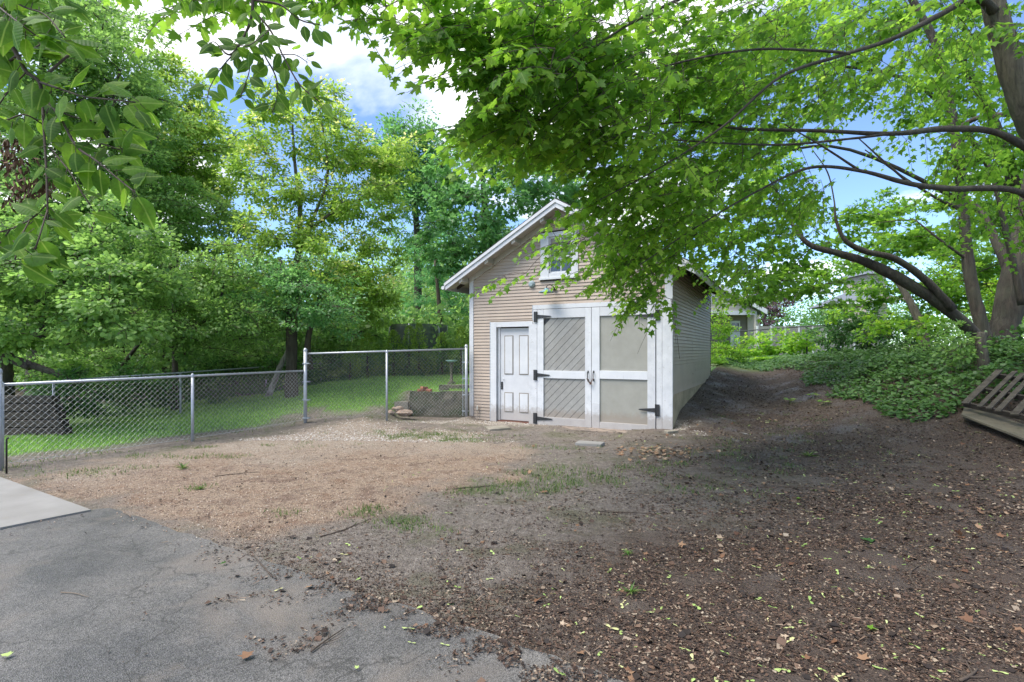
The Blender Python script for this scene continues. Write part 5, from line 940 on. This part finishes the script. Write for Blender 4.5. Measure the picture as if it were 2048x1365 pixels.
# ------------------------------------------------ foreground branches with pointed leaves
def hanging_branch(label, d0, stems, nlf, leaf, seed, extra=(), dried=False):
    r = np.random.default_rng(seed); p = P(stems[0][0][0], stems[0][0][1], d0); e = empty('leafy_branch', tuple(p), label, 'branch'); off = tuple(p); Q = []
    for s in stems: o, q = limb('stem', [(a, b, d0+dz, w) for a, b, dz, w in s], TWIG, e, off, 7, 6, .05); Q.append(q)
    per = np.array([len(s) for s in stems], float); pos = []; ld = []; 
    for q, s in zip(Q, stems):
        L_ = np.linalg.norm(np.diff(q[:, :3], axis=0), axis=1); cum = np.concatenate([[0], np.cumsum(L_)]); tot = cum[-1]; n = max(2, int(tot*nlf)); ts = np.linspace(.12*tot, tot, n)
        for i, t in enumerate(ts):
            a = np.array([np.interp(t, cum, q[:, k]) for k in range(3)]); b = np.array([np.interp(min(t+.02, tot), cum, q[:, k]) for k in range(3)]); dr = unit((b-a)[None]+1e-6)[0]; sd = unit(np.cross(dr, [0, 1, .0])[None])[0]*(1 if i % 2 else -1)
            m = 3 if i == n-1 else 1
            for j in range(m):
                v = dr*.5+sd*(1.0 if m == 1 else (j-1)*.8)+r.normal(size=3)*np.array([.35, .45, .3])-np.array([0, 0, .35]); v = unit(v[None])[0]; pos.append(a+v*leaf*.22+r.normal(size=3)*.008); ld.append(v)
    pos = np.array(pos); ld = np.array(ld); nr = np.array([0, -.9, .5])+r.normal(size=pos.shape)*.40; sz = leaf*(.7+.5*r.random(len(pos)))
    leafobjs(leafmeshes(OVATE, 'leaf', ELDER), e, off, pos, ld, nr, sz)
    rods('leaf_stalks', pos-ld*leaf*.25, pos, np.zeros(len(pos)), np.full(len(pos), .0012), np.full(len(pos), .001), TWIG, e, off, 1, 3)
    if dried:
        b = Bag(); 
        for px, py, w, h_ in ((22, 290, 24, 36), (45, 330, 22, 45), (40, 395, 14, 30), (60, 375, 12, 24), (88, 372, 10, 18), (18, 320, 14, 35)):
            n = 46; c = np.array(P(px, py, d0)); pp = c+r.normal(size=(n, 3))*np.array([w/F*d0*.5, .02, h_/F*d0*.5]); b.add(LANCE, pp, r.normal(size=(n, 3))*.4-np.array([0, 0, 1]), r.normal(size=(n, 3)), .026, r.random(n))
        b.build('dried_seed_cluster', rndmat('dried_seeds', [(0, (.07, .035, .02)), (1, (.17, .09, .05))]), e, off)
    return e
hanging_branch('leafy branch with pointed leaves and dried brown seeds hanging at the upper left', 1.55,
    [[(-60, -60, 0, 13), (-10, 20, 0, 11), (18, 78, 0, 9), (35, 111, 0, 8), (53, 144, 0, 7), (78, 164, 0, 7), (85, 200, 0, 6), (88, 260, -.02, 5), (93, 340, -.04, 4), (95, 400, -.05, 4), (96, 440, -.05, 2)],
     [(80, 165, 0, 5), (125, 180, -.05, 4), (165, 193, -.08, 3), (205, 198, -.1, 3), (270, 205, -.12, 2)], [(86, 190, 0, 6), (120, 235, -.03, 5), (152, 292, -.06, 5), (190, 320, -.08, 4), (235, 357, -.1, 3), (270, 385, -.12, 2)],
     [(100, 215, 0, 3), (150, 235, .06, 3), (200, 245, .08, 2), (240, 262, .1, 2)], [(100, 295, 0, 3), (140, 345, -.05, 3), (160, 380, -.06, 2), (180, 410, -.06, 2)], [(93, 410, -.04, 3), (60, 440, -.02, 3), (10, 462, 0, 3), (-50, 470, 0, 3)],
     [(96, 147, 0, 6), (115, 130, .02, 5), (138, 110, .03, 5)], [(35, 111, 0, 5), (5, 130, .03, 5), (-50, 150, .06, 5)], [(-30, -40, 0, 5), (40, 10, -.1, 4), (90, 30, -.14, 3), (130, 75, -.16, 2)], [(-20, 0, 0, 4), (30, 40, -.2, 3), (70, 70, -.2, 2)],
     [(88, 250, 0, 3), (50, 230, -.05, 2), (15, 240, -.05, 2)], [(95, 420, -.05, 2), (80, 470, -.1, 2), (70, 500, -.1, 2)], [(60, 440, -.02, 2), (40, 480, -.08, 2), (30, 520, -.1, 1.5)], [(20, 460, 0, 2), (-10, 500, 0, 2)], [(150, 290, 0, 2), (190, 285, 0, 2), (240, 300, 0, 1.5)], [(40, 112, 0, 2), (80, 90, .05, 2), (110, 70, .05, 1.5)], [(53, 144, 0, 2), (20, 180, 0, 2), (-10, 220, 0, 2)],
     [(0, -30, .05, 3), (60, -20, .05, 3), (120, 0, .05, 2)], [(-40, 60, .0, 3), (-10, 60, -.05, 3), (20, 30, -.05, 2)]], 40, .076, 3, dried=True)
hanging_branch('smaller leafy branch with pointed leaves hanging into the white cloud', 2.6,
    [[(500, -40, 0, 7), (505, 20, 0, 6), (490, 70, 0, 5), (460, 110, 0, 4), (430, 85, 0, 2), (415, 90, 0, 1.5)], [(505, 20, 0, 5), (540, 60, 0, 4), (570, 120, 0, 3), (600, 170, 0, 3), (640, 205, 0, 2)], [(520, 40, 0, 4), (525, 100, .05, 3), (550, 150, .05, 3), (555, 190, .05, 2), (545, 225, .05, 1.5)],
     [(470, 105, 0, 3), (440, 140, 0, 2), (420, 175, 0, 2), (415, 195, 0, 1.5)], [(490, 80, 0, 3), (500, 130, 0, 2), (490, 170, 0, 2), (480, 195, 0, 1.5)], [(560, 110, 0, 2), (590, 110, 0, 2), (615, 125, 0, 1.5)], [(480, -40, 0, 5), (440, -15, 0, 4), (390, 0, 0, 3), (360, -10, 0, 2)], [(540, 60, 0, 2), (500, 90, -.1, 2), (470, 90, -.1, 1.5)],
     [(505, 0, 0, 4), (560, 10, 0, 4), (600, 40, 0, 3), (640, 50, 0, 2)]], 34, .08, 8)
# ------------------------------------------------ ground cover on the bank
def cover_mask(x, y):
    xb = np.interp(y, [8.2, 9, 9.9, 12.1, 14.5, 16.5, 18, 19.5], [7.3, 7.0, 6.8, 7.5, 8.2, 9.0, 8.4, 5.8]); w = (fbm(x*1.3, y*1.3, 3)-.5)*1.1; return (x > xb+w) & (y > 8.9-.15*(x-7))
n = 60000; x = rng.uniform(5.3, 14, n); y = rng.uniform(8.2, 22, n); k = cover_mask(x, y) & (rng.random(n) < np.clip(1.25-(y-8)/20, .25, 1)); x, y = x[k], y[k]
xb = np.interp(y, [8.2, 9.9, 12.1, 14.5, 17], [7.2, 6.7, 7.3, 8, 8]); hh = .07+.42*smooth(0, 1.8, x-xb)*smooth(20, 13, y)*(.1+1.8*fbm(x*1.7, y*1.7, 3)**2); n = len(x); t = rng.random(n)**.45; z = height(x, y)+t*hh
pos = np.stack([x, y, z], -1); bag = Bag(); bag.add(ROUND, pos, rng.normal(size=(n, 3))*np.array([1, 1, .3])-np.array([0, .2, .2]), np.array([0, -.25, 1.])+rng.normal(size=(n, 3))*.38, .085*(.5+.7*rng.random(n)), .15+.5*rng.random(n)+.3*t)
st_ = pos[::6]; tag(bag.build('ground_cover', GCOV), 'low leafy ground cover spreading over the right bank', kind='stuff')
tag(rods('undergrowth_stems', np.stack([st_[:, 0]+.02, st_[:, 1], height(st_[:, 0], st_[:, 1])], -1), st_, np.zeros(len(st_)), np.full(len(st_), .003), np.full(len(st_), .002), TWIG, None, (0, 0, 0), 1, 3), 'thin stems of the ground cover on the right bank')
# ------------------------------------------------ grass
def blades(name, label, pts, hgt, mat=GRASS, wdt=1.0):
    n = len(pts); x, y = pts[:, 0], pts[:, 1]; pos = np.stack([x, y, height(x, y)-.004], -1); b = Bag(); d = np.array([0, 0, 1.])+rng.normal(size=(n, 3))*.38; tm = (BLADE[0]*np.array([wdt, 1, 1]), BLADE[1]); b.add(tm, pos, d, rng.normal(size=(n, 3))*np.array([1, 1, .1]), hgt*(.4+.8*rng.random(n)))
    return tag(b.build(name, mat), label, kind='stuff')
n = 150000; x = rng.uniform(-9.5, -.4, n); y = rng.uniform(7, 19, n); gm = masks(x, y)[2]; dnt = np.clip(1.2-(y-8)/16, .3, 1); k = (gm > .35) & (rng.random(n) < gm*dnt); blades('lawn_grass', 'bright green lawn behind the chain link fence', np.stack([x[k], y[k]], -1), .065, wdt=1.5)
pts = []
def tuft(px, py, sx, sy, n, h=None):
    x, y = plan([(px, py)])[0]; c = rng.normal(size=(max(2, n//22), 2))*np.array([sx, sy]); k = rng.integers(0, len(c), n); pts.append(np.array([x, y])+c[k]+rng.normal(size=(n, 2))*.07)
for a in ((860, 866, .6, .28, 2200), (800, 872, .35, .15, 500), (930, 878, .35, .18, 900), (1140, 950, .40, .28, 1300), (1050, 972, .35, .18, 1000), (940, 985, .16, .06, 260), (725, 1025, .12, .07, 260), (795, 1045, .14, .07, 260), (860, 1060, .12, .06, 120), (575, 1026, .07, .04, 90), (395, 915, .30, .08, 360), (310, 912, .2, .08, 160), (370, 895, .25, .08, 200), (235, 940, .25, .08, 140), (180, 950, .4, .12, 240), (395, 975, .07, .03, 80), (1440, 905, .4, .3, 420), (1560, 930, .4, .3, 260), (1190, 965, .2, .15, 160), (640, 890, .5, .15, 160), (60, 935, .25, .15, 150), (1100, 895, .4, .1, 240), (1360, 960, .4, .3, 160), (1500, 880, .7, .5, 500), (1350, 925, .5, .3, 300), (1280, 940, .4, .2, 260), (1600, 860, .8, .6, 400), (1420, 990, .4, .2, 160)): tuft(*a)
blades('grass', 'thin grass tufts dotted over the gravel and soil', np.concatenate(pts), .055, TUFT, wdt=1.6)
n = 9000; x = rng.uniform(-9, -2, n); y = rng.uniform(6.5, 14, n); f = np.where(x < -4.55, (x+4.55)*.857-(y-11.5)*.515, (11.5+(x+4.55)*.394-y)*.93); k = (f < .15) & (f > -1.6) & (fbm(x*2, y*2, 3) > .48); blades('weeds', 'sparse weeds along the foot of the chain link fence', np.stack([x[k], y[k]], -1), .06, TUFT, wdt=2.0)
def weed(px, py, sz, label, n=22, dz=0):
    x, y = plan([(px, py)])[0]; z = H(x, y); e = empty('weed', (x, y, z), label, 'weed'); a = np.arange(n)*2.4; d = np.stack([np.cos(a), np.sin(a), .2+1.3*rng.random(n)], -1)+rng.normal(size=(n, 3))*.25; ms = leafmeshes((LANCE[0]*np.array([.45, 1, 3]), LANCE[1]), 'leaf', TUFT, 3)
    leafobjs(ms, e, (0, 0, 0), np.zeros((n, 3))+np.array([0, 0, .01]), d, np.array([0, 0, 1.])+np.zeros((n, 3)), sz*(.6+.5*rng.random(n))); MB().tube([(0, 0, -.02), (0, 0, .03)], .006, 6).build('stem', GRASS, e)
weed(365, 938, .13, 'single broad bladed weed on the tan gravel near the fence'); weed(1262, 1190, .075, 'pale weed tuft in the dark litter right of centre'); weed(1256, 1112, .06, 'small weed in the litter beyond the pale tuft'); weed(1618, 912, .15, 'round feathery weed on the shaded soil at the right'); weed(400, 978, .08, 'small weed on the tan gravel above the asphalt corner')
p_ = P(1590, 772, 13.3)
for px, py, dd_, lab in ((1580, 778, 12.6, 'small lime seedling on the path between shed and bank'), (1625, 776, 12.4, 'single lime seedling leaf at the edge of the bank'), (1648, 792, 11.5, 'bluish seedling cluster where path meets ground cover')):
    p = P(px, py, dd_); e = empty('seedling', (p.x, p.y, H(p.x, p.y)), lab, 'seedling'); n = 9; a = np.arange(n)*2.4; leafobjs(leafmeshes(MAPLE_LO, 'leaf', LIME, 3), e, (0, 0, 0), np.stack([.05*np.cos(a), .05*np.sin(a), .08+.05*rng.random(n)], -1), np.stack([np.cos(a), np.sin(a), np.full(n, .1)], -1), np.array([0, 0, 1.])+np.zeros((n, 3)), .13*(.6+.5*rng.random(n))); MB().tube([(0, 0, -.02), (0, 0, .1)], .004, 6).build('stem', LIME, e)
# ------------------------------------------------ litter
DT = .026
def surf(x, y):
    ds = drive_side(x, y); h = height(x, y); on = (ds > .0) & (y < 7); return np.where(on, np.maximum(DT, 0), h)
def litter(n, box, dens, szr, tm, tilt=.35, lift=.25):
    x = rng.uniform(box[0], box[1], n); y = box[2]+(box[3]-box[2])*rng.random(n)**1.35; k = rng.random(n) < dens(x, y); x, y = x[k], y[k]; n = len(x); s = szr[0]+(szr[1]-szr[0])*rng.random(n)**2.2
    pos = np.stack([x, y, surf(x, y)+s*lift*rng.random(n)+.002], -1); a = rng.random(n)*2*np.pi; d = np.stack([np.cos(a), np.sin(a), rng.normal(size=n)*tilt*.6], -1); return pos, d, np.array([0, 0, 1.])+rng.normal(size=(n, 3))*tilt, s
def dens(x, y):
    ds = drive_side(x, y); dk = masks(x, y)[3]; gr = masks(x, y)[0]; cl = fbm(x*2.4, y*2.4, 4); c2 = fbm(x*7+3, y*7, 3); u, v = shed_uv(x, y); inside = (u > 0) & (u < SW+.02) & (v > -.02) & (v < SD)
    soil = np.clip(dk*.9+.14, 0, 1)*smooth(.34, .58, cl+.12*dk)*(1-.93*gr)
    drift = smooth(.6, 0, np.abs(ds+.05)) ; drive = np.maximum(smooth(1.3, -.1, ds-1.0*smooth(-1.8, .2, x))*smooth(.46, .56, cl)*smooth(.42, .55, c2)*.9, smooth(.45, 0, ds)*smooth(.4, .5, c2))
    out = np.where(ds > 0.02, np.clip(drive*(.35+.65*smooth(-2.2, -.6, x)), 0, 1), np.clip(soil+.45*drift*smooth(-3.2, -1.5, x), 0, 1)); return out*(~inside)*(x > -4.2)*((u > .2) | (y < 11.5))
CH = rndmat('bark_and_leaf_litter', [(0, (.018, .013, .011)), (.35, (.045, .028, .020)), (.62, (.09, .052, .034)), (.85, (.17, .11, .075)), (1, (.32, .26, .19))], .75, .35)
bag = Bag()
for nn_, bx, sr in ((70000, (-1.2, 3.0, 2.25, 4.6), (.004, .016)), (150000, (-2.6, 5.2, 2.2, 6.0), (.004, .020)), (95000, (-3.2, 9.5, 5.2, 17), (.008, .035)), (5000, (-2.6, 6, 2.2, 7), (.02, .05))):
    a = litter(nn_, bx, dens, sr, QUAD); bag.add(QUAD, *a, rnd=rng.random(len(a[0]))**1.3)
# slender stems and stalks in the litter
a = litter(34000, (-3, 8, 2.2, 14), lambda x, y: dens(x, y)*.9, (.03, .09), QUAD, .12, .08); bag.add((QUAD[0]*np.array([.09, 1, .4]), QUAD[1]), *a, rnd=.3+.7*rng.random(len(a[0])))
tag(bag.build('leaf_litter', CH), 'dark brown chips and crumbled leaves strewn over soil and asphalt edge', kind='stuff')
bag = Bag()
gd = lambda x, y: .35*masks(x, y)[0]*smooth(.5, .62, fbm(x*3, y*3, 3))+.02
a = litter(26000, (-6.8, .8, 4.5, 11.5), gd, (.006, .028), QUAD); bag.add(QUAD, *a, rnd=rng.random(len(a[0]))*.7); tag(bag.build('debris', CH), 'small dark crumbs scattered on the tan gravel', kind='stuff')
CURL = (np.array([(x, y, .35*x*x-.1*y+.1*abs(math.sin(x*7+y*5))) for x, y, z in MAPLE_LO[0]]), MAPLE_LO[1])
DL = rndmat('dead_leaves', [(0, (.06, .03, .02)), (.4, (.15, .075, .04)), (.8, (.27, .17, .10)), (1, (.36, .28, .20))], .7)
bag = Bag(); a = litter(1700, (-2, 8.5, 2.3, 13), lambda x, y: dens(x, y)*.55, (.03, .075), QUAD, .4, .2); bag.add(CURL, *a); x, y = plan([(1330, 905)])[0]; n = 160; pos = np.stack([x+rng.normal(size=n)*.5, y+rng.normal(size=n)*.28, 0*rng.random(n)], -1); pos[:, 2] = height(pos[:, 0], pos[:, 1])+.01
bag.add(CURL, pos, rng.normal(size=(n, 3))*np.array([1, 1, .2]), np.array([0, 0, 1.])+rng.normal(size=(n, 3))*.3, .05+.04*rng.random(n), .5+.5*rng.random(n)); tag(bag.build('dead_leaves', DL), 'curled tan and brown dead leaves on the soil', kind='stuff')
# winged maple seeds
SEED = tri([(0, 0, 0), (.10, .05, .0), (.30, .13, .05), (.62, .22, .02), (.95, .12, .03), (1.0, -.02, .02), (.7, -.08, .04), (.3, -.05, .03), (.1, -.05, 0), (-.10, .05, .0), (-.30, .13, .05), (-.60, .26, .02), (-.92, .22, .03), (-1.0, .08, .02), (-.7, -.02, .04), (-.3, -.05, .03), (-.1, -.05, 0)], [(0, 1, 8), (1, 2, 7), (1, 7, 8), (2, 3, 6), (2, 6, 7), (3, 4, 5), (3, 5, 6), (0, 16, 9), (9, 15, 10), (9, 16, 15), (10, 14, 11), (10, 15, 14), (11, 13, 12), (11, 14, 13)])
SEED[0][:, 1] *= 1.9
SM = rndmat('maple_seed', [(0, (.20, .30, .08)), (.5, (.34, .44, .14)), (.8, (.46, .50, .22)), (1, (.42, .36, .18))], .6)
sd = lambda x, y: np.clip(masks(x, y)[3]*.6+.10, 0, 1)*(drive_side(x, y) < .35)*((shed_uv(x, y)[0] > SW+.1) | (shed_uv(x, y)[1] < -.3))
a = litter(3400, (-1.8, 8.5, 2.35, 13), lambda x, y: .9*sd(x, y), (.018, .042), QUAD, .2, .15); near_ = np.argsort(np.hypot(a[0][:, 0], a[0][:, 1])); big = near_[:70]; rs = near_[70:]; bag = Bag(); bag.add(SEED, *[q[rs] for q in a]); tag(bag.build('fallen_seeds', SM), 'pale green winged maple seeds scattered over the soil', kind='stuff')
sms = leafmeshes(SEED, 'maple_seed', SM, 4); X_, Y_, Z_ = basis(a[1], a[2])
for k_, i in enumerate(big):
    o = bpy.data.objects.new('maple_seed', sms[k_ % 4]); COL.objects.link(o); s = float(a[3][i])*1.15; m = Matrix.Identity(4)
    for r_ in range(3):
        m[r_][0] = float(X_[i][r_]*s); m[r_][1] = float(Y_[i][r_]*s); m[r_][2] = float(Z_[i][r_]*s); m[r_][3] = float(a[0][i][r_])
    o.matrix_world = m; tag(o, 'pale green winged maple seed lying on dark litter in the near foreground', 'seed', 'winged maple seeds in the near foreground')
# green fallen maple leaves
for px, py, s, r_, lab, mt_ in ((1745, 1085, .10, .3, 'large pale grey green maple leaf lying on the shaded litter', GCOV), (1735, 1258, .055, 2, 'fresh green leaf at the lower right of the litter', LIME), (1600, 998, .06, 1, 'bright green leaf on the middle of the dark soil', LIME), (1440, 993, .07, 2.5, 'tan curled leaf on the dark soil right of centre', DL), (1910, 942, .08, .6, 'rust brown leaf on the far right soil', DL), (1660, 985, .08, 1.6, 'tan dry leaf beside a twig on the right soil', DL), (1492, 872, .11, .2, 'white weathered leaf near the shed corner', CONCL), (1095, 985, .10, 1, 'grey brown dead leaf by the grass tuft before the doors', DL), (20, 1325, .05, .8, 'small yellow leaf at the bottom left corner of the asphalt', SM), (495, 1330, .07, .4, 'brown dead leaf cluster on the asphalt at the bottom', DL), (715, 1352, .028, .4, 'small yellow round leaf on the asphalt at the bottom', SM), (452, 1135, .05, 1.3, 'pale leaf fragment on the grey asphalt', GCOV)):
    x, y = plan([(px, py)])[0]; me = leafmeshes(CURL, 'fallen_leaf', mt_, 1)[0]; o = bpy.data.objects.new('fallen_leaf', me); COL.objects.link(o); o.location = (x, y, float(surf(x, y))+.012); o.rotation_euler = (.08, .05, r_*2); o.scale = (s, s, s); tag(o, lab, 'leaf')
def twig(pxs, r, label, mat=TWIG, forks=2):
    q = [Vector((*plan([p])[0], 0)) for p in pxs]; q = [Vector(v) for v in crom([tuple(v) for v in q], 5)]
    for v in q: v.z = float(surf(v.x, v.y))+r*.9
    e = empty('twig', tuple(q[0]), label, 'twig'); MB(e.location).tube(q, [r*(1-.6*i/len(q)) for i in range(len(q))], 6).build('stick', mat, e, True)
    for k in range(forks):
        b = q[len(q)//(k+2)]; d = (q[-1]-q[0]).normalized(); d = Matrix.Rotation(.6*(-1)**k, 3, 'Z') @ d; MB(e.location).tube([b, b+d*.06, b+d*.11+Vector((0, 0, .008))], [r*.5, r*.4, r*.2], 5).build('side_twig', mat, e)
twig([(122, 1194), (150, 1196), (178, 1204)], .004, 'thin curved tan twig lying on the grey asphalt', M('dry_stem', (.16, .12, .085)), 0)
twig([(622, 1315), (655, 1290), (688, 1268)], .006, 'dark forked twig on the asphalt among brown chips'); twig([(1180, 1022), (1260, 1027), (1330, 1028)], .006, 'long dark twig on the mud before the right garage door')
twig([(905, 980), (960, 975), (1000, 972)], .008, 'dark twig at the edge of the gravel patch'); twig([(545, 1225-62), (505, 1118), (480, 1098)], .005, 'short twig on the border of asphalt and soil'); twig([(1280, 1132), (1340, 1150), (1380, 1165)], .005, 'brown twig on the litter right of centre')
twig([(1835, 1180), (1820, 1150), (1845, 1130)], .007, 'bent grey twig on the right litter'); twig([(430, 953), (480, 948), (520, 945)], .006, 'dark twig on the upper tan gravel'); twig([(1980, 1262), (1900, 1240), (1850, 1232)], .006, 'long straight twig near the right edge'); twig([(1520, 976), (1600, 975), (1680, 985)], .005, 'long thin twig across the middle right soil')
twig([(1920, 1362), (1945, 1350), (1955, 1340)], .009, 'thick grey curved twig at the bottom right'); twig([(640, 1075), (690, 1060), (740, 1040)], .006, 'dark twig below the gravel patch by the grass')
bag = Bag(); a = litter(2600, (-6.5, 8.5, 2.6, 14), lambda x, y: .25*(drive_side(x, y) < .1)*((shed_uv(x, y)[0] > SW+.1) | (shed_uv(x, y)[1] < -.3)), (.08, .28), QUAD, .03, .02); bag.add((np.array([(-.012, -.5, 0), (.012, -.5, 0), (.016, 0, .03), (-.010, 0, .03), (.05, .5, 0), (.065, .5, 0)]), np.array([(0, 1, 2), (0, 2, 3), (3, 2, 5), (3, 5, 4)])), a[0], a[1]*np.array([1, .5, 0])+np.array([.3, 0, 0]), a[2]*0+np.array([0, 0, 1.])+rng.normal(size=a[2].shape)*.2, a[3]); tag(bag.build('fallen_twigs', TWIG), 'thin dark twigs scattered over gravel and soil', kind='stuff')
# loose stones
OCT = tri([(1, 0, 0), (0, 1, 0), (-1, 0, 0), (0, -1, 0), (0, 0, .7), (0, 0, -.7)], [(0, 1, 4), (1, 2, 4), (2, 3, 4), (3, 0, 4), (1, 0, 5), (2, 1, 5), (3, 2, 5), (0, 3, 5)])
GM = rndmat('gravel_stones', [(0, (.17, .10, .07)), (.4, (.36, .24, .16)), (.75, (.50, .37, .27)), (1, (.62, .54, .46))], .8); WM = rndmat('white_gravel_stones', [(0, (.24, .20, .17)), (.4, (.46, .40, .35)), (1, (.68, .64, .58))], .8)
def stones(name, label, n, box, dn, sr, mat):
    p, d, nr, s = litter(n, box, dn, sr, QUAD, .5, .3); b = Bag(); b.add(OCT, p, d+rng.normal(size=p.shape)*.5, nr, s); tag(b.build(name, mat), label, kind='stuff')
stones('gravel', 'fine tan gravel in front of the fence and shed', 42000, (-6.6, .6, 4.4, 12), lambda x, y: masks(x, y)[0]*.8, (.003, .009), GM)
stones('white_gravel', 'pale gravel along the fence foot and shed wall', 22000, (-5.2, 4.2, 9.5, 13), lambda x, y: masks(x, y)[1]*((shed_uv(x, y)[1] < 0) | (shed_uv(x, y)[0] < 0) | (shed_uv(x, y)[0] > SW)), (.006, .018), WM)
